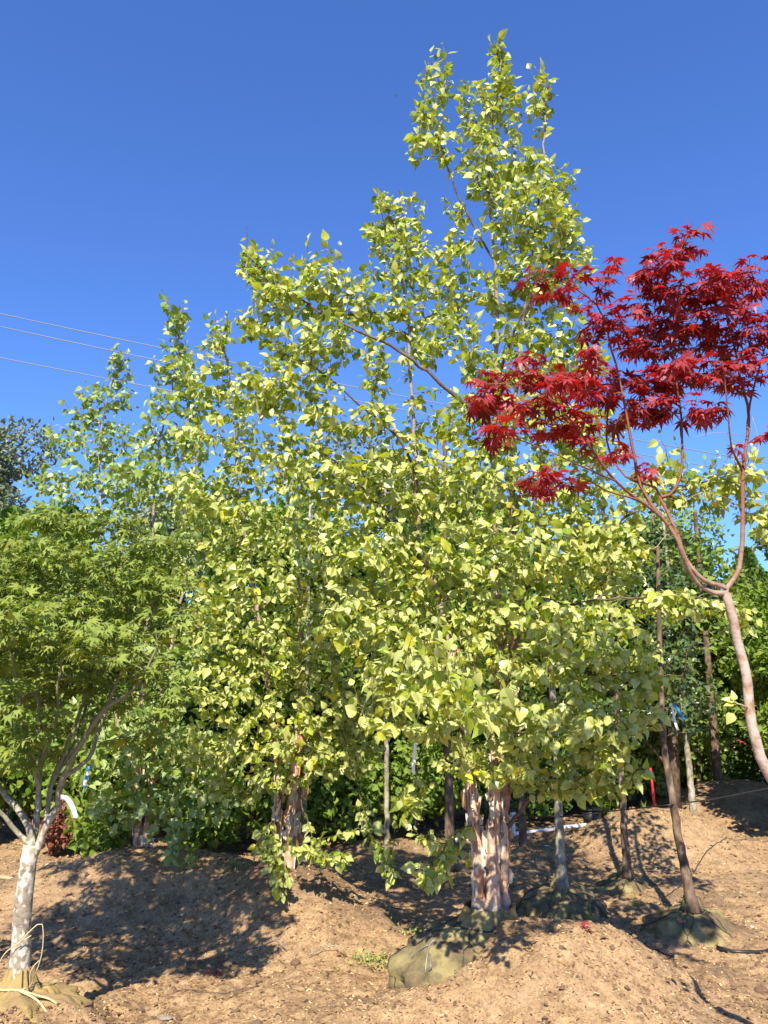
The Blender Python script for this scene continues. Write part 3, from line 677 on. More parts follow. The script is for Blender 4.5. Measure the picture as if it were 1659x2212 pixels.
# ================================================================ third and fourth birches
Y2 = 6.8; B3 = P(308, 1838, Y2)
birch3 = thing('birch_tree', 'birch with short stems of pinkish peeling bark, deep in shade behind the left mound', 'birch tree', (B3[0], B3[1], gz(B3[0], B3[1])), BIRCH_G)
t3 = Tree()
t3.line(PL([(300, 1840, 6.8), (298, 1700, 6.8), (310, 1500, 6.8), (330, 1200, 6.8), (336, 1000, 6.8), (370, 850, 6.8), (392, 670, 6.8)]), .040, .004)
t3.line(PL([(316, 1842, 6.76), (322, 1750, 6.76), (350, 1500, 6.8), (400, 1250, 6.8), (420, 1000, 6.8), (430, 880, 6.8)]), .036, .004, attach=False)
t3.line(PL([(308, 1840, 6.86), (290, 1700, 6.86), (240, 1500, 6.8), (220, 1300, 6.8)]), .030, .004, attach=False)
blobs = [(390, 705, 0, 35, 40, 12, .2), (375, 780, 0, 50, 50, 26), (400, 860, 0, 80, 50, 34), (350, 940, 0, 90, 50, 40), (310, 1030, 0, 100, 60, 40), (410, 1060, 0, 90, 70, 36), (370, 1170, 0, 130, 70, 46), (280, 1250, 0, 120, 70, 30),
 (380, 1400, 0, 110, 90, 40), (300, 1560, -.2, 150, 80, 60), (420, 1640, -.2, 100, 60, 46), (260, 1660, -.2, 100, 60, 50), (400, 1730, -.3, 110, 40, 34), (250, 1740, -.3, 60, 50, 26), (370, 1790, -.3, 60, 25, 7, .2), (390, 1855, -.6, 35, 8, 2, .1)]
t3.grow(blob_points(blobs, Y2), bf=.22, arch=.08, down=.4, step=.1)
t3.shoots(30, seed=4)
t3.radii(.0018, .48); t3.woods(birch3, M['bark_birch'], M['twig'], peel=(.3, 1.1, 30, 1.2))
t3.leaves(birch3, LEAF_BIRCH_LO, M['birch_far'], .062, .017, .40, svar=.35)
Y3 = 9.5; x4 = P(215, 1100, Y3)[0]
birch4 = thing('birch_tree', 'slender far birch with darker leaves and white stem, its tip below the power lines', 'birch tree', (x4, Y3, gz(x4, Y3)), BIRCH_G)
t4 = Tree()
t4.line(np.vstack([[x4 - .05, Y3, gz(x4, Y3) - .05], PL([(212, 1500, Y3), (217, 1100, Y3), (215, 960, Y3), (235, 850, Y3), (258, 775, Y3)])]), .045, .004)
blobs = [(256, 800, 0, 25, 35, 12, .2), (235, 860, 0, 60, 35, 22), (180, 890, 0, 50, 40, 18), (130, 950, 0, 35, 45, 16, .25), (230, 950, 0, 70, 55, 40), (150, 1030, 0, 70, 40, 26), (260, 1050, 0, 80, 50, 30), (90, 1040, 0, 40, 25, 12), (180, 1120, 0, 110, 60, 36), (200, 1300, 0, 120, 100, 40)]
t4.grow(blob_points(blobs, Y3), bf=.25, arch=.05, down=.5, step=.12)
t4.shoots(26, seed=5)
t4.radii(.002, .48); t4.woods(birch4, M['bark_birch_up'], M['twig'])
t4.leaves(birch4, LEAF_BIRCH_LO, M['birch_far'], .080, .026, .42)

# ================================================================ green maple, left
YM = 3.85; BM = P(42, 2120, YM)
gmap = thing('japanese_maple', 'green-leaved maple with white-spotted trunk and tan burlap ball at the left edge', 'maple tree', (BM[0], BM[1], gz(BM[0], BM[1])))
tm = Tree()
tm.line(PL([(40, 2135, YM), (47, 2000, YM), (57, 1900, YM), (68, 1825, YM)]), .043, .036, wob=.002)
mlines = [
 ([(72, 1850, YM), (98, 1790, YM), (124, 1740, YM), (138, 1680, 3.8), (180, 1600, 3.75), (232, 1530, 3.7), (290, 1490, 3.65), (340, 1400, 3.6)], .020, .006),
 ([(66, 1830, YM), (62, 1780, YM), (30, 1740, YM), (0, 1700, 3.9), (-50, 1600, 3.9), (-90, 1480, 3.9), (-110, 1350, 3.9)], .019, .006),
 ([(70, 1820, 3.87), (80, 1760, 3.9), (90, 1650, 3.95), (85, 1550, 4.0), (80, 1400, 4.0), (90, 1250, 4.0)], .016, .005),
 ([(60, 1825, YM), (10, 1765, 3.8), (-40, 1700, 3.7), (-100, 1600, 3.6)], .013, .005),
 ([(98, 1790, YM), (110, 1700, 3.95), (150, 1600, 4.0), (200, 1450, 4.1), (240, 1300, 4.1), (260, 1200, 4.1)], .013, .004),
 ([(138, 1680, 3.8), (190, 1640, 3.8), (220, 1560, 3.85), (280, 1420, 3.9), (350, 1300, 3.9)], .011, .004),
 ([(90, 1650, 3.95), (120, 1560, 3.8), (130, 1450, 3.7), (150, 1330, 3.7)], .010, .004),
 ([(85, 1700, 3.9), (60, 1600, 3.8), (40, 1500, 3.7), (20, 1400, 3.6)], .010, .004),
 ([(110, 1700, 3.95), (170, 1580, 4.1), (190, 1480, 4.3), (180, 1350, 4.4)], .010, .004)]
for k, (pts, a_, b_) in enumerate(mlines): tm.line(PL(pts), a_, b_, kind='arm', wob=.004)
blobs = [(120, 1125, .1, 90, 24, 26), (60, 1190, 0, 110, 28, 32), (250, 1130, .1, 90, 24, 24), (340, 1175, .1, 90, 30, 26), (190, 1210, 0, 150, 30, 40), (20, 1270, 0, 90, 30, 24), (320, 1265, 0, 110, 34, 34), (150, 1300, 0, 140, 34, 38), (380, 1340, -.1, 70, 34, 18),
 (40, 1360, -.1, 100, 30, 26), (230, 1370, -.1, 140, 36, 38), (330, 1440, -.2, 80, 34, 22), (130, 1440, .1, 120, 36, 26), (0, 1440, -.1, 70, 20, 12), (35, 1480, -.25, 80, 18, 16, .25), (100, 1500, .3, 100, 30, 16), (60, 1530, -.25, 70, 14, 12, .25), (70, 1590, -.2, 50, 10, 6, .2), (20, 1615, -.2, 45, 12, 6, .2), (230, 1500, .3, 80, 40, 16),
 (-80, 1250, 0, 90, 80, 30), (-80, 1420, 0, 80, 60, 20), (-60, 1600, 0, 60, 40, 8), (-200, 1250, 0, 110, 100, 44), (-210, 1420, 0, 100, 80, 36), (-180, 1560, 0, 80, 40, 16), (-330, 1250, 0, 90, 100, 34), (-330, 1450, 0, 90, 80, 28), (60, 1570, -.1, 70, 14, 10), (110, 1620, .15, 60, 16, 8), (30, 1650, -.1, 50, 12, 6), (370, 1500, -.2, 60, 40, 14), (330, 1580, .1, 50, 40, 8), (170, 1560, .3, 80, 30, 12), (-60, 1680, -.1, 60, 20, 8), (60, 1300, .4, 200, 60, 40), (-40, 1400, .5, 150, 80, 36), (60, 1330, -.55, 130, 60, 24), (200, 1380, -.5, 110, 60, 20), (-120, 1350, -.5, 130, 70, 24), (60, 1180, .8, 160, 40, 34), (250, 1220, .85, 130, 50, 30), (-120, 1250, .8, 150, 70, 30), (120, 1330, 1.0, 190, 80, 40), (330, 1230, .6, 90, 50, 20), (200, 1450, .7, 150, 50, 22), (90, 1230, .5, 160, 60, 44), (270, 1300, .5, 130, 80, 44), (90, 1400, .5, 130, 80, 36)]
DENS = 2.2
tm.grow(blob_points(blobs, YM), bf=.2, arch=.12, down=.5, step=.06)
tm.radii(.0013, .45)
tm.chains[0] = ('stem', tm.chains[0][1])
tm.woods(gmap, M['bark_maple'], M['bark_maple'], 'trunk', .02)
tm.leaves(gmap, LEAF_GREEN, M['green_maple'], .046, .0125, .24, 'maple', clump=1)
print('green maple leaves', tm.nleaf)
bo, V = root_ball(gmap, (BM[0], BM[1]), .34, .32, BM[2] - .03, M['burlap_tan'], (.048, .085), 12, None, -.0, rope=False)
tw = MB()
def above(p, d=.004): return np.array([p[0], p[1], p[2] + d])
tw.tube(smooth_line([above(V[5, 78]), above(V[9, 84], .01), above(V[13, 86], .012), above(V[17, 87]), above(V[20, 88])], .02), .005, 5)
tw.tube(smooth_line([above(V[5, 80]), above(V[9, 87], .012), above(V[13, 90], .014), above(V[17, 91]), above(V[20, 92], .01)], .02), .0045, 5)
tw.tube(smooth_line([V[5, a % 96] * [1, 1, 1] + [0, 0, .004] for a in range(0, 97, 8)], .02), .005, 5)
tw.tube(smooth_line([above(V[6, 60]), above(V[12, 57]), above(V[18, 55]), above(V[22, 52])], .02), .004, 5)
c_ = BM
tw.tube(smooth_line([V[5, 90], c_ + [.10, -.03, .12], c_ + [.09, -.03, .24], c_ + [.05, -.05, .22], c_ + [.0, -.06, .16]], .02), .0025, 4)
tw.tube(smooth_line([c_ + [.055, -.05, .20], c_ + [-.05, -.06, .13], c_ + [-.09, -.05, .03], V[8, 50]], .02), .0025, 4)
tw.tube(smooth_line([V[6, 88], c_ + [.07, -.06, .06], c_ + [.10, -.05, .10]], .02), .0025, 4)
o = tw.build('twine', M['sisal'], bo); o.location = -Vector(gmap.location)

# ================================================================ red maple, right
YR = 2.9
rb = np.array([1.80, 2.95, 0.0]); rb[2] = gz(rb[0], rb[1])
rmap = thing('japanese_maple', 'crimson-leaved maple with bare curving U-shaped fork reaching in from the right edge', 'maple tree', rb)
tr_ = Tree()
tr_.line(np.vstack([[rb - [0, 0, .05]], [rb + [-.08, 0, .5]], [rb + [-.28, 0, 1.0]], PL([(1663, 1675, YR), (1632, 1600, YR), (1618, 1530, YR), (1612, 1460, YR), (1598, 1400, YR), (1583, 1340, YR), (1568, 1282, YR)])]), .027, .0155, wob=.0012)
for pts, a_, b_ in [
 ([(1563, 1288, YR), (1520, 1270, 2.88), (1490, 1235, 2.85), (1472, 1190, 2.8), (1455, 1150, 2.8), (1425, 1115, 2.8), (1380, 1080, 2.75), (1330, 1040, 2.7), (1290, 990, 2.65), (1250, 930, 2.6), (1200, 870, 2.6)], .0125, .004),
 ([(1570, 1270, YR), (1535, 1260, 2.87), (1505, 1240, 2.85), (1480, 1205, 2.85), (1465, 1160, 2.85), (1445, 1110, 2.88), (1425, 1075, 2.9), (1415, 1052, 2.9), (1370, 1040, 2.9), (1335, 1010, 2.95), (1310, 950, 3.0), (1315, 860, 3.0)], .0115, .004),
 ([(1572, 1266, YR), (1596, 1230, YR), (1604, 1170, YR), (1606, 1090, 2.9), (1604, 1020, 2.92), (1612, 960, 2.95), (1618, 900, 3.0), (1600, 820, 3.0), (1580, 720, 3.0), (1560, 620, 3.0)], .0125, .004),
 ([(1430, 1080, 2.9), (1460, 1055, 2.9), (1473, 1010, 2.9), (1474, 940, 2.9), (1465, 850, 2.9), (1455, 740, 2.85), (1470, 620, 2.8), (1472, 530, 2.8)], .008, .003),
 ([(1425, 1115, 2.8), (1385, 1050, 2.85), (1365, 960, 2.85), (1345, 850, 2.85), (1320, 750, 2.85), (1290, 660, 2.8), (1210, 605, 2.75)], .009, .003),
 ([(1604, 1010, 2.92), (1580, 965, 2.85), (1573, 890, 2.8), (1560, 780, 2.75)], .006, .003),
 ([(1612, 960, 2.95), (1622, 870, 3.0), (1650, 760, 3.0), (1680, 680, 3.0)], .007, .003),
 ([(1380, 1080, 2.75), (1310, 1060, 2.65), (1250, 1030, 2.6), (1190, 1045, 2.6)], .005, .002),
 ([(1330, 1040, 2.7), (1240, 1000, 2.5), (1150, 960, 2.4), (1090, 940, 2.4)], .004, .002),
 ([(1200, 870, 2.6), (1130, 830, 2.55), (1050, 830, 2.5)], .004, .002)]: tr_.line(PL(pts), a_ * .82, b_ * .8, kind='arm', wob=.0012)
blobs = [(1475, 525, -.1, 40, 28, 12, .15), (1420, 575, -.1, 60, 26, 18), (1330, 560, -.1, 18, 10, 3, .1), (1190, 607, -.15, 65, 12, 17, .16), (1270, 630, -.1, 50, 16, 14, .2), (1480, 620, -.1, 110, 34, 44), (1600, 610, 0, 80, 34, 32), (1320, 690, -.1, 70, 22, 22), (1430, 720, 0, 110, 40, 48), (1570, 710, 0, 100, 40, 46),
 (1700, 700, 0, 70, 80, 26), (1450, 810, 0, 120, 36, 42), (1590, 800, 0, 80, 36, 30), (1390, 880, 0, 90, 28, 28), (1520, 885, 0, 70, 22, 18), (1130, 820, -.3, 95, 26, 24, .3), (1035, 860, -.3, 45, 34, 9, .2), (1200, 880, -.3, 80, 40, 24, .3), (1240, 790, -.2, 50, 18, 12), (1260, 930, -.2, 50, 20, 13), (1085, 930, -.4, 55, 14, 8, .2),
 (1165, 1042, -.3, 62, 8, 8, .2), (1240, 1030, -.3, 28, 6, 4, .12), (1310, 980, -.1, 35, 12, 4, .1), (1405, 1010, 0, 18, 3, 2, .05), (1585, 960, 0, 12, 8, 2, .06), (1300, 830, 0, 60, 40, 16), (1690, 920, -.1, 30, 12, 4, .1)]
DENS = 1.9
tr_.grow(blob_points(blobs, YR), bf=.2, arch=.15, down=.5, step=.05, minz=1.5)
tr_.radii(.0012, .42); tr_.woods(rmap, M['bark_red'], M['bark_red'], 'trunk', .012)
tr_.leaves(rmap, LEAF_RED, M['red_maple'], .045, .0125, .20, 'maple')
print('red leaves', tr_.nleaf)
# bare pale twigs curling off the fork, and the small leafy shoot on the trunk
for pts, a_ in [([(1462, 1162, 2.85), (1440, 1155, 2.8), (1420, 1180, 2.75), (1400, 1185, 2.75), (1375, 1150, 2.7)], .0018), ([(1470, 1150, 2.85), (1430, 1110, 2.75), (1385, 1075, 2.7)], .0018), ([(1604, 1100, 2.9), (1560, 1072, 2.8), (1510, 1065, 2.8), (1470, 1090, 2.8)], .0016), ([(1604, 1035, 2.9), (1625, 1010, 2.9), (1640, 960, 2.9), (1625, 900, 2.9)], .0016), ([(1604, 940, 2.9), (1540, 935, 2.8), (1500, 945, 2.8)], .0014), ([(1618, 1530, 2.9), (1600, 1522, 2.85), (1590, 1520, 2.85)], .004)]:
    tw = MB(); tw.tube(smooth_line(PL(pts), .03), np.linspace(a_, a_ * .5, len(smooth_line(PL(pts), .03))), 5); tw.build('bare_twig', M['wood'], rmap, origin=rmap.location)
shoot = MB(); O = PL([(1592, 1520, 2.85), (1590, 1522, 2.85), (1590, 1535, 2.84), (1585, 1520, 2.85)])
put_leaves(shoot, LEAF_BIRCH_LO, O, np.array([[-1, 0, .5], [-1, -.2, 0], [-.6, 0, -.7], [.0, -.1, 1.]]), np.array([[0, -.8, .7]] * 4), np.array([.04, .036, .045, .035]))
shoot.build('shoot_leaves', M['birch'], rmap, origin=rmap.location)

# ================================================================ straight nursery trees, right
def nursery_tree(label, base, top, r, mat, leafmat, crown, size=.055, ball=None, n=90, leaf=LEAF_BIRCH_LO, group='young trees with straight trunks and burlap root balls', spacing=.04, mid=None, seed=1):
    bz = gz(base[0], base[1]); root = thing('nursery_tree', label, 'tree', (base[0], base[1], bz), group)
    t_ = Tree(); pts = [np.array([base[0], base[1], base[2] - .06])] + ([np.array(m_) for m_ in mid] if mid else []) + [np.array(top)]
    t_.line(np.array(pts), r, r * .35, wob=.003)
    T = []
    for (c, rad, cnt) in crown:
        p = rng.normal(0, 1, (cnt, 3)); p /= np.linalg.norm(p, axis=1)[:, None]; p *= (rng.random(cnt) ** .4)[:, None]; T.append(np.array(c) + p * np.array(rad))
    t_.grow(np.vstack(T), bf=.2, arch=.06, down=.6, step=.1, minz=1.0); t_.radii(.002, .45)
    t_.woods(root, mat, M['twig'], 'trunk', .03); t_.leaves(root, leaf, leafmat, size, spacing, .4, 'other')
    if ball: root_ball(root, (base[0], base[1] + .04), ball * .93, ball * .93, base[2] - .06, M['burlap_green'], (r * 1.15, r * 1.9), seed, None, base[2] - .42)
    return root
a = P(1214, 1900, 6.3)
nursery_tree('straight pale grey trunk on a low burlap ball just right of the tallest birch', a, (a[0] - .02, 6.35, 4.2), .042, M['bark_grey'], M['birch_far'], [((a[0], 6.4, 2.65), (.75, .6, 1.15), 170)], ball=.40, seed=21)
a = P(1355, 1880, 7.0)
nursery_tree('straight brown mottled trunk rising in front of the bare mound', a, (a[0], 7.05, 4.2), .037, M['bark_brown'], M['shrub'], [((a[0], 7.1, 2.6), (.75, .6, 1.15), 170)], ball=.33, seed=22)
a = P(1497, 1950, 5.8); m1 = P(1470, 1830, 5.85); m2 = P(1452, 1720, 5.9); m3 = P(1432, 1570, 5.95); tp = P(1420, 1180, 6.0)
nursery_tree('brown trunk leaning and kinked to the left above a half-lit burlap ball', a, tp, .040, M['bark_brown'], M['glossy'], [(P(1440, 1330, 6.1), (.30, .35, .62), 100), (P(1480, 1500, 6.1), (.3, .35, .3), 40), (P(1390, 1450, 6.1), (.3, .3, .3), 30)], .045, .40, mid=[m1, m2, m3], spacing=.022, seed=23)
a = P(1131, 1840, 8.3)
nursery_tree('short dark trunk on a shaded ball beside the white pipe fitting', a, (a[0], 8.35, 4.0), .045, M['bark_brown'], M['shrub'], [((a[0], 8.4, 2.45), (.8, .6, 1.15), 160)], ball=.38, seed=24)
a = P(972, 1865, 7.6)
nursery_tree('thick dark trunk directly left of the tallest birch, half hidden by low leaves', a, (a[0] + .02, 7.6, 4.3), .055, M['bark_brown'], M['shrub'], [((a[0], 7.7, 2.45), (.85, .6, 1.2), 170)], ball=.45, seed=25)
a = P(836, 1850, 8.6)
nursery_tree('slim grey trunk in shade between the middle birch and the tallest one', a, (a[0] - .02, 8.6, 4.2), .035, M['bark_grey'], M['shrub'], [((a[0], 8.7, 2.4), (.8, .6, 1.2), 160)], ball=.35, seed=26)
a = P(655, 1840, 8.4)
nursery_tree('slim grey trunk close behind the middle birch', a, (a[0], 8.4, 4.2), .040, M['bark_grey'], M['shrub'], [((a[0], 8.5, 2.4), (.8, .6, 1.2), 160)], seed=27)
a = P(1500, 1765, 9.3)
nursery_tree('thin tan trunk in front of the dark mound, lit on one side', a, (a[0] - .1, 9.3, 3.9), .045, M['bark_grey'], M['shrub'], [((a[0], 9.4, 2.6), (.9, .8, 1.2), 150)], .075, seed=28)
a = P(1556, 1735, 10.8)
nursery_tree('black-looking trunk standing on top of the dark mound', a, (a[0], 10.8, 4.0), .075, M['bark_brown'], M['shrub'], [((a[0], 10.9, 3.0), (1.0, .8, 1.1), 130)], .07, seed=29)

# ================================================================ background trees
def leafy_mass(root, mat, blobs3, n, size, tpl, seed, name='crown', droop=0.0, upright=0.0):
    rg = np.random.default_rng(seed); O = []; A = []; H = []
    nb = len(blobs3); per = n // nb
    for (c, rad) in blobs3:
        p = rg.normal(0, 1, (per, 3)); p /= np.linalg.norm(p, axis=1)[:, None]
        lump = 1 + .22 * np.sin(p[:, 0] * 9 + seed) * np.sin(p[:, 2] * 8 + p[:, 1] * 6)
        rr = rg.uniform(.45, 1.0, per) ** .45 * lump; q_ = p * rr[:, None]
        O.append(np.array(c) + q_ * np.array(rad)); A.append(p * .6 + rg.normal(0, .6, (per, 3)) + [0, 0, upright - droop]); H.append(p * .6 + rg.normal(0, .6, (per, 3)) + [0, 0, .3])
    mb = MB(); O = np.vstack(O)
    put_leaves(mb, tpl, O, np.vstack(A), np.vstack(H), size * rg.uniform(.6, 1.5, len(O)))
    return mb.build(name, mat, root, smooth=False)
def hedge_proto(label, h, wd, seed):
    root = thing('arborvitae', label, 'evergreen tree', (0, 0, 0), 'evergreens forming the hedge behind the nursery rows')
    mb = MB(); mb.tube([[0, 0, -.1], [0, .02, h * .5], [0, 0, h * .92]], [.07, .05, .01], 7); mb.build('trunk', M['bark_brown'], root)
    rg = np.random.default_rng(seed); n = 15000; u = rg.random(n) ** .85; z = .12 + u * (h - .1)
    prof = wd * (1 - u ** 2.6) ** .8 * (.86 + .14 * np.sin(z * 7 + seed)); th = rg.uniform(0, 2 * math.pi, n)
    lob = 1 + .18 * np.sin(5 * th + z * 3 + seed) * np.sin(z * 9 + 2 * th) + .1 * np.sin(13 * th + z * 17)
    rr = prof * lob * rg.uniform(.35, 1, n) ** .35
    O = np.stack([rr * np.cos(th), rr * np.sin(th), z], -1); rad = np.stack([np.cos(th), np.sin(th), np.zeros(n)], -1)
    A = rad * .7 + np.array([0, 0, .6]) + rg.normal(0, .45, (n, 3)); H = np.cross(rad, [0, 0, 1.]) + rg.normal(0, .5, (n, 3))
    c = MB(); put_leaves(c, LEAF_RHOMB, O, A, H, rg.uniform(.05, .11, n)); c.build('crown', M['thuja'], root, smooth=False); return root
def copy_tree(o, loc, rz, sc, label):
    c = o.copy(); scene.collection.objects.link(c); c.location = loc; c.rotation_euler = (0, 0, rz); c.scale = (sc, sc, sc * random.uniform(.94, 1.06)); c['label'] = label
    for ch in list(o.children):
        d = ch.copy(); scene.collection.objects.link(d); d.parent = c
    return c
protos = [hedge_proto('evergreen far left in the hedge, behind the rust-brown shrub', 4.0, .85, 3), hedge_proto('evergreen in the hedge right behind the red stake', 3.7, .8, 8)]
spots = [(-5.4, 12.0, 'evergreen in the hedge beyond the green maple trunk'), (-4.2, 11.2, 'evergreen in the hedge left of the shaded birch'), (-3.1, 11.4, 'evergreen in the hedge behind the shaded birch stems'),
 (-2.1, 11.2, 'evergreen in the hedge right of the shaded birch'), (-1.2, 11.3, 'evergreen in the hedge left of the middle birch stems'), (-.35, 11.1, 'evergreen in the hedge right of the middle birch stems'), (.55, 11.3, 'evergreen in the hedge left of the tallest birch'),
 (1.45, 11.1, 'evergreen in the hedge behind the tallest birch stems'), (2.3, 11.5, 'evergreen in the hedge beyond the white pipe fitting'), (4.9, 12.6, 'evergreen in the hedge behind the dark mound'),
 (5.9, 12.9, 'evergreen in the hedge beyond the right end of the white pipe'), (7.0, 13.2, 'evergreen at the far right end of the hedge')]
protos[0].location = (-6.6, 12.4, 0); protos[1].location = (3.9, 12.4, .0); protos[1].rotation_euler = (0, 0, 1.1)
for k, (x, y, lb) in enumerate(spots): copy_tree(protos[k % 2], (x, y - (.9 if x < 2 else .2), gz(x, y) - .02), k * 1.3, random.uniform(.88, 1.08) * (1.0 if x < 4 else .9), lb)
copy_tree(protos[0], (3.1, 12.0, gz(3.1, 12)), 2.0, .95, 'evergreen in the hedge just left of the red stake')

def broad_tree(label, x, y, h, wd, mat, seed, n=9000, size=.09, trunk=.09, tpl=LEAF_LO, cat='tree', name='broadleaf_tree', group=None, low=.2):
    z = gz(x, y); root = thing(name, label, cat, (x, y, z), group); rg = np.random.default_rng(seed)
    blobs3 = []; mb = MB(); mb.tube([[0, 0, -.1], [.05, 0, h * .3], [-.03, .05, h * .6], [0, 0, h * .9]], [trunk, trunk * .8, trunk * .5, trunk * .15], 8)
    for k in range(16):
        u = rg.uniform(low, .93); rr = wd * (1 - .75 * max(0, u - .35)) * rg.uniform(.25, .8); th = rg.uniform(0, 6.28)
        c = np.array([rr * math.cos(th), rr * math.sin(th), u * h]); s_ = wd * rg.uniform(.28, .5)
        blobs3.append((c, (s_, s_, s_ * rg.uniform(.6, .9)))); mb.tube([[0, 0, max(.1, u * h - rr * .9)], c * [.5, .5, 1] - [0, 0, rr * .3], c], [trunk * .3, trunk * .2, .008], 5)
    mb.build('trunk', M['bark_brown'], root)
    leafy_mass(root, mat, blobs3, n, size, tpl, seed); return root
broad_tree('tall grey-green tree at the far left edge above the green maple', -10.4, 20.0, 8.4, 2.2, M['far'], 31, 15000, .13, .16)
broad_tree('distant dark tree glimpsed between the birch crowns in the middle', -.3, 18.0, 7.2, 1.9, M['far'], 32, 14000, .12, .16)
broad_tree('distant grey tree whose top shows just left of the tallest birch stem', 1.4, 20.0, 8.6, 2.0, M['far'], 33, 14000, .12, .16)
broad_tree('distant tree low behind the left birches', -4.6, 17.0, 5.6, 2.0, M['far'], 34, 12000, .12, .14)
broad_tree('yellow-green tree at the right edge, below the crimson crown', 6.3, 11.6, 4.1, 1.3, M['lime'], 35, 13000, .085, .08)
broad_tree('small leafy tree in front of the dark mound, right of the leaning trunk', 4.5, 8.5, 3.5, 1.0, M['shrub'], 36, 15000, .075, .06, low=.22)
broad_tree('dark leafy tree behind the lower red trunk', 5.4, 8.4, 2.9, .95, M['shrub'], 37, 11000, .075, .07, low=.25)
broad_tree('upright dark tree with a thin twiggy top left of the leaning trunk', 3.35, 9.6, 4.2, .85, M['glossy'], 38, 12000, .07, .07, low=.25)
broad_tree('lime-green tree deep in the gap left of the crimson maple trunk', 4.4, 11.6, 4.2, 1.2, M['lime'], 39, 12000, .08, .08, low=.25)
broad_tree('green tree filling the gap between middle and tallest birches', .1, 10.0, 3.4, 1.1, M['shrub'], 40, 12000, .085, .07, low=.2)
broad_tree('green tree behind the middle birch crown', -1.5, 9.8, 3.9, 1.3, M['shrub'], 41, 13000, .085, .07, low=.2)
broad_tree('green tree behind the green maple crown', -4.0, 9.4, 3.6, 1.4, M['shrub'], 42, 13000, .085, .07, low=.15)
broad_tree('pale leafy tree at the right edge behind the crimson fork', 5.6, 10.0, 4.3, .8, M['birch_far'], 46, 6000, .08, .06, low=.4)
# low shrubs on the left
def shrub(label, x, y, h, wd, mat, seed, n=2500, size=.06, tpl=LEAF_BIRCH_LO, name='shrub'):
    z = gz(x, y); root = thing(name, label, 'shrub', (x, y, z)); rg = np.random.default_rng(seed); st = MB(); bl = []
    for k in range(9):
        th = rg.uniform(0, 6.28); rr = wd * rg.uniform(.1, .75); zt = h * rg.uniform(.35, .85)
        c = np.array([rr * math.cos(th), rr * math.sin(th), zt]); bl.append((c, (wd * .4, wd * .4, h * .28))); st.tube([[0, 0, -.02], c * [.4, .4, .6], c], [.009, .007, .003], 5)
    st.build('stems', M['twig'], root); leafy_mass(root, mat, bl, n, size, tpl, seed, 'foliage', .2); return root
shrub('rust-brown shrub at the left edge behind the green maple', -4.35, 8.3, 1.3, .5, M['rust'], 51, 2400, .05)
shrub('small rust-red shrub seen just right of the white-spotted trunk', -3.2, 8.2, .45, .28, M['rust'], 52, 900, .045)
shrub('leafy green shrub between the white-spotted trunk and the shaded birch', -2.95, 8.5, 1.5, .6, M['shrub'], 53, 2600, .07)
shrub('low green shrub at the foot of the bank right of the white-spotted trunk', -2.35, 6.9, .40, .34, M['shrub'], 54, 700, .06)
shrub('green shrub in the dark gap between shaded and middle birches', -1.75, 8.2, .9, .45, M['shrub'], 55, 1800, .06)
shrub('wide green shrub filling the left end of the bank', -3.7, 9.0, 1.7, .8, M['shrub'], 57, 4200, .07)
shrub('green shrub touching the shaded birch stems from behind', -2.1, 8.7, 1.3, .65, M['shrub'], 58, 3400, .065)
shrub('green shrub behind the stems of the middle birch', -.85, 8.6, 1.1, .6, M['shrub'], 59, 3200, .065)
shrub('green shrub low between the middle birch and the white tag', -.05, 8.9, 1.0, .55, M['shrub'], 60, 2800, .06)
shrub('green shrub behind the white pipe, left of the pot', 1.9, 10.4, 1.2, .6, M['thuja'], 61, 3200, .06)
shrub('green shrub at the right edge of the dark mound', 5.9, 10.6, 1.2, .6, M['shrub'], 62, 2600, .07)
shrub('light green shrub between the dark trunk and the tallest birch stems', .75, 9.4, 1.2, .6, M['shrub'], 63, 3200, .06)
shrub('light green shrub behind the pale grey trunk, above the white pipe', 2.6, 10.6, 1.5, .65, M['shrub'], 64, 3200, .065)
shrub('light green shrub just behind the red stake', 3.3, 10.8, 1.6, .7, M['lime'], 65, 3400, .065)
shrub('leafy shrub between leaning trunk and dark mound', 4.2, 11.6, 1.8, .7, M['lime'], 66, 3400, .065)
shrub('green leafy shrub at the left edge under the rust-brown one', -4.3, 7.5, .7, .5, M['shrub'], 56, 1500, .065)

# ================================================================ weeds and grass
def tuft(label, px, py, Y, n, h, spread, mat, name='grass_tuft', cat='grass tuft', seed=1, wdt=.004):
    p = P(px, py, Y); x, y = p[0], p[1]; z = gz(x, y); rg = np.random.default_rng(seed); mb = MB()
    for k in range(n):
        th = rg.uniform(0, 6.28); ln = h * rg.uniform(.5, 1.1); d = np.array([math.cos(th), math.sin(th), 0]); sp = rg.uniform(.3, 1) * spread; b0 = np.array([x, y, z - .005]) + d * rg.uniform(0, .02)
        pts = [b0 + d * sp * u * u * 1.0 + np.array([0, 0, ln * (u - .35 * u * u * sp / max(h, .01))]) for u in np.linspace(0, 1, 6)]
        s_ = np.cross(d, [0, 0, 1]); V = []
        for u, q_ in zip(np.linspace(0, 1, 6), pts): V += [q_ - s_ * wdt * (1 - u * .92), q_ + s_ * wdt * (1 - u * .92)]
        mb.add(V, [[(2 * i, 2 * i + 1, 2 * i + 3, 2 * i + 2) for i in range(5)]], np.tile([rg.random(), 0, 0], (12, 1)))
    o = mb.build(name, mat, origin=(x, y, z)); return tag(o, label, cat)
tuft('bright yellow-green tuft on the slope behind the front mound, right of centre', 1390, 2088, 4.9, 34, .12, .12, M['weed'], seed=1, wdt=.006)
tuft('thin upright green blades beside the thin straw stalk', 1272, 1935, 5.9, 16, .16, .05, M['weed'], seed=2)
tuft('dry straw clump at the left end of the shaded bank', 365, 1880, 7.0, 70, .22, .22, M['straw'], seed=3)
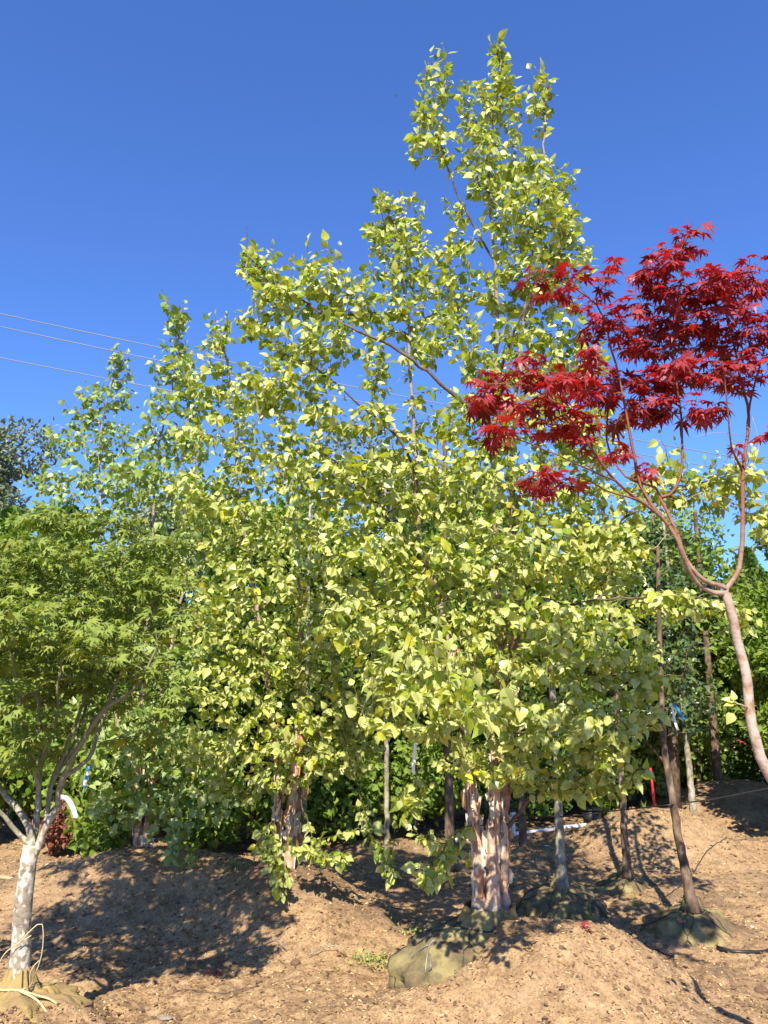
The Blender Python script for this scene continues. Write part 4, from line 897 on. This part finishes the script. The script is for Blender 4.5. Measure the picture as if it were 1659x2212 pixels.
tuft('second dry straw clump, lower and further left on the bank', 300, 1900, 7.1, 50, .16, .2, M['straw'], seed=4)
tuft('tall green grass behind the white tag ribbon', 205, 1870, 7.6, 60, .6, .25, M['weed'], seed=5, wdt=.006)
tuft('single thin straw stalk right of the pale grey trunk', 1287, 1955, 5.9, 1, .36, .02, M['straw'], 'dry_stalk', 'dry stalk', seed=6, wdt=.003)
tuft('small green sprig on the crest of the bare mound', 1395, 1790, 8.5, 14, .12, .1, M['weed'], seed=7)
tuft('green sprig at the foot of the white pipe', 1240, 1812, 8.9, 14, .14, .1, M['weed'], seed=8)
tuft('small weed in front of the mottled trunk ball', 1372, 1950, 6.3, 12, .1, .06, M['weed'], seed=9)
tuft('few dry blades at the bottom right slope', 1600, 2150, 4.4, 10, .05, .1, M['straw'], seed=10)
def ground_weed(label, px, py, Y, n, spread, size, seed):
    p = P(px, py, Y); rg = np.random.default_rng(seed); xy = rg.normal(0, spread, (n, 2)) * [1, .7] + p[:2]
    z = height(xy[:, 0], xy[:, 1]) + rg.uniform(0, .05, n); O = np.stack([xy[:, 0], xy[:, 1], z], -1); mb = MB()
    put_leaves(mb, LEAF_LO, O, rg.normal(0, 1, (n, 3)) + [0, 0, .5], rg.normal(0, .4, (n, 3)) + [0, 0, 1], size * rg.uniform(.6, 1.4, n))
    for k in range(0, n, 3): mb.tube([[xy[k, 0], xy[k, 1], z[k] - .06], O[k]], .001, 3)
    o = mb.build('weed_patch', M['weed'], origin=(p[0], p[1], gz(p[0], p[1]))); return tag(o, label, 'weeds', kind='stuff')
ground_weed('low yellow-green weeds left of the big burlap ball', 815, 2055, 5.05, 170, .085, .02, 1)
ground_weed('low green weeds in the shade behind the big burlap ball', 925, 2010, 5.5, 120, .12, .02, 2)
ground_weed('scattered weeds in the hollow left of the middle mound', 500, 1925, 6.3, 40, .06, .025, 3)

# ================================================================ objects
def ribbon(name, label, cat, pts, wd, mat, stripes=None, up=(1, 0, .4)):
    pts = smooth_line(np.array(pts), .01); t_ = np.gradient(pts, axis=0); t_ /= np.linalg.norm(t_, axis=1)[:, None]
    s_ = np.cross(t_, np.array([.15, 1, .1])); s_ /= np.linalg.norm(s_, axis=1)[:, None]; nn = np.cross(s_, t_)
    V = []; n = len(pts)
    for a in range(n):
        tw_ = .3 * math.sin(a * .3); sd = s_[a] * math.cos(tw_) + nn[a] * math.sin(tw_)
        for (e, f) in ((-1, -.0005), (1, -.0005), (1, .0005), (-1, .0005)): V.append(pts[a] + sd * wd * e + nn[a] * f)
    q_ = [(a * 4 + k, a * 4 + (k + 1) % 4, (a + 1) * 4 + (k + 1) % 4, (a + 1) * 4 + k) for a in range(n - 1) for k in range(4)] + [(0, 3, 2, 1), tuple((n - 1) * 4 + k for k in range(4))]
    mb = MB(); mb.add(V, [q_])
    if stripes:
        mb.m = [np.array([int(((i // 4) // 2) % 2) for i in range(len(q_))])]
        o = mb.build(name, [mat, stripes], origin=pts[0])
    else: o = mb.build(name, mat, origin=pts[0])
    return tag(o, label, cat)
ribbon('tag_ribbon', 'white plastic tag ribbon tied to the green maple branch', 'plant tag', PL([(131, 1722, 3.74), (142, 1724, 3.74), (152, 1735, 3.72), (160, 1752, 3.72), (164, 1768, 3.72)]), .0105, M['white'])
ribbon('marker_ribbon', 'blue and white striped ribbon hanging in the green maple', 'ribbon', PL([(192, 1655, 3.76), (188, 1675, 3.76), (184, 1690, 3.75), (182, 1702, 3.75)]), .007, M['blue'], M['white'])
ribbon('tag_ribbon', 'long white tag ribbon hanging left of the tallest birch stems', 'plant tag', PL([(897, 1604, 4.4), (896, 1630, 4.4), (893, 1655, 4.4), (894, 1672, 4.4)]), .009, M['white'])
ribbon('marker_ribbon', 'bright blue ribbon tied to the leaning tree on the right', 'ribbon', PL([(1454, 1522, 5.7), (1464, 1532, 5.7), (1472, 1545, 5.7), (1478, 1556, 5.7)]), .009, M['blue'])
ribbon('tag_ribbon', 'white tag ribbon hanging beside the bright blue ribbon', 'plant tag', PL([(1452, 1524, 5.72), (1455, 1545, 5.72), (1460, 1565, 5.7), (1465, 1578, 5.7)]), .009, M['white'])
def simple(name, label, cat, mb, mat, origin, smooth=True): return tag(mb.build(name, mat, origin=origin, smooth=smooth), label, cat)
# thin white stake behind the ribbon
p = P(897, 1800, 9.5); z = gz(p[0], p[1]); mb = MB(); mb.tube([[p[0], p[1], z - .05], [p[0] + .01, p[1], z + .5], [p[0], p[1], P(897, 1640, 9.5)[2]]], .012, 6); simple('plant_stake', 'thin pale stake standing in the gap left of the tallest birch', 'stake', mb, M['white'], (p[0], p[1], z))
# red stake
p = P(1418, 1790, 8.9); z = gz(p[0], p[1]); mb = MB(); mb.tube([[p[0], p[1], z - .05], [p[0] - .01, p[1], z + .20], [p[0] - .02, p[1], z + .42]], .014, 10)
rs = thing('marker_stake', 'red stake with white band behind the bare mound', 'stake', (p[0], p[1], z)); mb.build('post', M['red'], rs, origin=rs.location)
mb = MB(); mb.tube([[p[0] - .0163, p[1], z + .33], [p[0] - .0177, p[1], z + .37]], .017, 10); mb.build('band', M['white'], rs, origin=rs.location)
# white irrigation pipe with upright fitting
pp = [(980, 1826, 9.0), (1040, 1818, 9.15), (1110, 1811, 9.3), (1220, 1800, 9.6), (1350, 1786, 10.0), (1450, 1778, 10.2)]
L = PL(pp); L[:, 2] = np.maximum(height(L[:, 0], L[:, 1], False) + .02, L[:, 2])
pipe = thing('irrigation_pipe', 'long white pipe lying along the hedge behind the tree rows', 'pipe', L[2])
mb = MB(); mb.tube(smooth_line(L, .2), .024, 10); mb.build('pipe_run', M['white'], pipe, origin=pipe.location)
mb = MB(); c = L[2]; mb.tube([c + [0, 0, -.03], c + [0, 0, .03], c + [0, 0, .031], c + [0, 0, .2], c + [0, 0, .201], c + [0, 0, .23]], [.035, .035, .022, .022, .032, .032], 10); mb.build('riser', M['white'], pipe, origin=pipe.location)
L = PL([(1560, 1768, 11.4), (1610, 1763, 11.5), (1680, 1755, 11.8)]); L[:, 2] = height(L[:, 0], L[:, 1], False) + .08
mb = MB(); mb.tube(smooth_line(L, .2), .03, 8); simple('irrigation_pipe', 'short white pipe section at the right edge beyond the dark mound', 'pipe', mb, M['white'], L[0])
# black hose strung between trees and black hose on the soil
L = PL([(1131, 1762, 8.2), (1215, 1764, 6.26), (1322, 1752, 7.0), (1452, 1738, 5.86), (1560, 1722, 7.5), (1720, 1690, 8.0)])
mb = MB(); mb.tube(smooth_line(L, .05), .005, 6); simple('irrigation_hose', 'thin dark hose strung from trunk to trunk on the right', 'hose', mb, M['black'], L[0])
def lay(pts, dz): L = PL(pts); L = smooth_line(L, .05); L[:, 2] = height(L[:, 0], L[:, 1], False) + dz; return L
L = lay([(1545, 1985, 5.4), (1580, 2008, 5.3), (1620, 2012, 5.3), (1700, 2005, 5.4)], .012); mb = MB(); mb.tube(L, .012, 8); simple('black_hose', 'black hose half buried at the right edge', 'hose', mb, M['black'], L[0])
L = lay([(1385, 1994, 5.4), (1420, 2000, 5.35), (1452, 2008, 5.3)], .008); mb = MB(); mb.tube(L, .009, 8); simple('black_hose', 'short black hose piece beside the blue scrap', 'hose', mb, M['black'], L[0])
L = lay([(520, 2010, 5.05), (560, 1985, 5.1), (600, 1968, 5.15), (620, 1975, 5.12)], .02); L[:, 2] += .03 * np.sin(np.linspace(0, math.pi, len(L))); mb = MB(); mb.tube(L, .0035, 6); simple('wire_hoop', 'grey wire arching over the left side of the middle mound', 'wire', mb, M['wire'], L[0])
L = lay([(668, 1980, 5.05), (695, 1962, 5.1), (725, 1958, 5.12), (750, 1972, 5.1)], .015); L[:, 2] += .03 * np.sin(np.linspace(0, math.pi, len(L))); mb = MB(); mb.tube(L, .0035, 6); simple('wire_hoop', 'grey wire arching over the middle of the middle mound', 'wire', mb, M['wire'], L[0])
L = lay([(-40, 1935, 7.0), (60, 1938, 6.9), (140, 1930, 6.9), (225, 1918, 7.0)], .03); mb = MB(); mb.tube(L, .017, 9, rough=.05); simple('wooden_pole', 'tan wooden pole lying behind the white-spotted trunk', 'pole', mb, M['wood'], L[0])
# black nursery pot
p = P(1280, 1795, 9.9); z = gz(p[0], p[1]); pot = thing('plant_pot', 'black plastic pot standing behind the white pipe', 'pot', (p[0], p[1], z))
mb = MB(); mb.tube([[p[0], p[1], z], [p[0], p[1], z + .18]], [.09, .12], 18); mb.build('pot_body', M['black'], pot, origin=pot.location)
mb = MB(); mb.tube([[p[0], p[1], z + .18], [p[0], p[1], z + .20]], [.13, .13], 18); mb.build('rim', M['black'], pot, origin=pot.location)
# stones, clods, scraps
def rock(name, label, cat, px, py, Y, s, mat, seed, flat=.6):
    p = P(px, py, Y); z = gz(p[0], p[1]); rg = np.random.default_rng(seed); nu, nv = 14, 9; V = []
    for a in range(nv):
        ph = math.pi * a / (nv - 1)
        for b_ in range(nu):
            th = 2 * math.pi * b_ / nu; r_ = s * (1 + .28 * float(vnoise(th * 1.4 + seed * 7, ph * 2)) + rg.normal(0, .05))
            V.append([p[0] + r_ * math.sin(ph) * math.cos(th), p[1] + r_ * math.sin(ph) * math.sin(th) * .8, z + .15 * s + flat * r_ * math.cos(ph)])
    q_ = [(a * nu + b_, (a + 1) * nu + b_, (a + 1) * nu + (b_ + 1) % nu, a * nu + (b_ + 1) % nu) for a in range(nv - 1) for b_ in range(nu)]
    mb = MB(); mb.add(V, [q_]); o = mb.build(name, mat, origin=(p[0], p[1], z), smooth=False); return tag(o, label, cat)
rock('soil_clod', 'large dark clod in the lower left foreground', 'clod', 330, 2185, 3.95, .055, M['clod'], 1)
rock('stone', 'flat grey stone left of the long leaf shadow, bigger of the two', 'stone', 362, 2140, 4.15, .030, M['stone'], 2, .3)
rock('stone', 'small grey stone, right of the bigger flat one', 'stone', 428, 2155, 4.1, .022, M['stone'], 3, .35)
rock('stone', 'round grey stone half sunk at the foot of the leaning trunk ball', 'stone', 1405, 2035, 5.2, .045, M['stone'], 4)
rock('soil_clod', 'small clod near the middle of the foreground', 'clod', 555, 2185, 4.0, .03, M['clod'], 5)
rock('stone', 'pale tan stone in the hollow below the blue scrap', 'stone', 1388, 2010, 5.3, .022, M['wood'], 6)
rock('paper_scrap', 'tiny white scrap in front of the white pipe', 'litter', 1181, 1816, 8.4, .03, M['white'], 7, .3)
rock('paper_scrap', 'tiny white scrap on the soil right of the leaning trunk ball', 'litter', 1620, 1960, 5.9, .014, M['white'], 8, .3)
rock('plastic_scrap', 'small light blue scrap on the soil between two burlap balls', 'litter', 1378, 1994, 5.45, .018, M['blue'], 9, .4)
rock('paper_scrap', 'white scrap near the bottom left, on lit soil', 'litter', 491, 2200, 3.9, .010, M['white'], 10, .3)
rock('soil_clod', 'dark clod on the bottom right slope', 'clod', 1640, 2090, 4.7, .04, M['clod'], 11)
rock('soil_clod', 'rough clod on the lit slope of the middle mound', 'clod', 640, 2010, 5.0, .03, M['clod'], 12)
# fallen red leaves
for k, (px, py, Y, lb, s_, mt) in enumerate([(1258, 2128, 4.2, 'fallen red leaf on the front mound, left one of the pair', .04, 'red_maple'), (1274, 2134, 4.18, 'fallen red leaf on the front mound, right one of the pair', .032, 'red_maple'), (1607, 1603, 2.86, 'single red leaf caught on the crimson maple trunk', .03, 'red_maple'), (740, 1974, 5.1, 'orange fallen leaf on the middle mound', .03, 'rust'), (468, 2140, 4.1, 'orange fallen leaf in the left foreground', .025, 'rust')]):
    p = P(px, py, Y)
    if k != 2: p[2] = gz(p[0], p[1]) + .018
    mb = MB(); put_leaves(mb, LEAF_RED if mt == 'red_maple' else LEAF_BIRCH_LO, p[None], np.array([[.6 - .5 * k, -.5, .1]]), np.array([[0, -.5 if k != 2 else -1, 1.]]), np.array([s_]))
    tag(mb.build('fallen_leaf', M[mt], origin=p, smooth=False), lb, 'fallen leaf')
# dark red leaf scraps in the hollow
p = P(462, 2030, 4.9); rgs = np.random.default_rng(5); O = np.stack([p[0] + rgs.normal(0, .03, 14), p[1] + rgs.normal(0, .03, 14), np.zeros(14)], -1); O[:, 2] = height(O[:, 0], O[:, 1]) + .012
mb = MB(); put_leaves(mb, LEAF_GREEN, O, rgs.normal(0, 1, (14, 3)), rgs.normal(0, .4, (14, 3)) + [0, 0, 1], np.full(14, .03)); tag(mb.build('leaf_pile', M['red_maple'], origin=(p[0], p[1], gz(p[0], p[1])), smooth=False), 'little heap of dark red leaves at the shadow edge, left of the middle mound', 'leaf pile')
# fallen twigs
for k, (a_, b_, Y, lb) in enumerate([((380, 2085), (560, 2100), 4.5, 'bare twig lying in the maple shadow'), ((480, 2125), (520, 2130), 4.2, 'short twig on lit soil in the left foreground'), ((1210, 2115), (1245, 2150), 4.15, 'thin dark twig curving on the front mound')]):
    L = lay([(*a_, Y), ((a_[0] + b_[0]) / 2, (a_[1] + b_[1]) / 2 - 6, Y), (*b_, Y)], .008); mb = MB(); mb.tube(L, .003, 5); simple('fallen_twig', lb, 'twig', mb, M['twig'], L[0])

# power lines, strung far behind
def cable(label, pts, Y, r=.017):
    a_, b_ = P(*pts[0], Y), P(*pts[1], Y * 1.0); d = (b_ - a_); a2 = a_ - d * .9; b2 = b_ + d * .5; u = np.linspace(0, 1, 60)[:, None]
    L = a2 + (b2 - a2) * u; L[:, 2] -= 1.2 * 4 * (u[:, 0] * (1 - u[:, 0])) - 1.0
    mb = MB(); mb.tube(L, r, 6); simple('power_line', label, 'power line', mb, M['cable'], L[0]).__setitem__('group', 'power lines crossing behind the trees')
cable('uppermost of the three power lines on the left', [(0, 672), (1659, 1010)], 34, .022)
cable('middle of the three power lines on the left', [(0, 700), (1659, 1040)], 34, .022)
cable('lowest of the three power lines on the left', [(0, 767), (1659, 1075)], 34, .022)
cable('faint power line crossing low beside the far left tree', [(0, 1028), (1659, 1210)], 44, .015)
# flying insect
p = P(856, 207, 6.0); fly = thing('flying_insect', 'tiny black insect alone in the blue sky', 'insect', p)
mb = MB(); mb.tube([p + [-.008, 0, 0], p + [-.004, 0, 0], p + [.003, 0, .001], p + [.008, 0, .001]], [.001, .004, .005, .002], 7); mb.build('body', M['black'], fly, origin=fly.location)
mb = MB(); mb.add([p + [0, 0, .003], p + [-.004, -.004, .013], p + [.003, -.004, .014], p + [-.004, .006, .012], p + [.003, .006, .013]], [[(0, 1, 2), (0, 4, 3)]]); mb.build('wings', M['black'], fly, origin=fly.location)
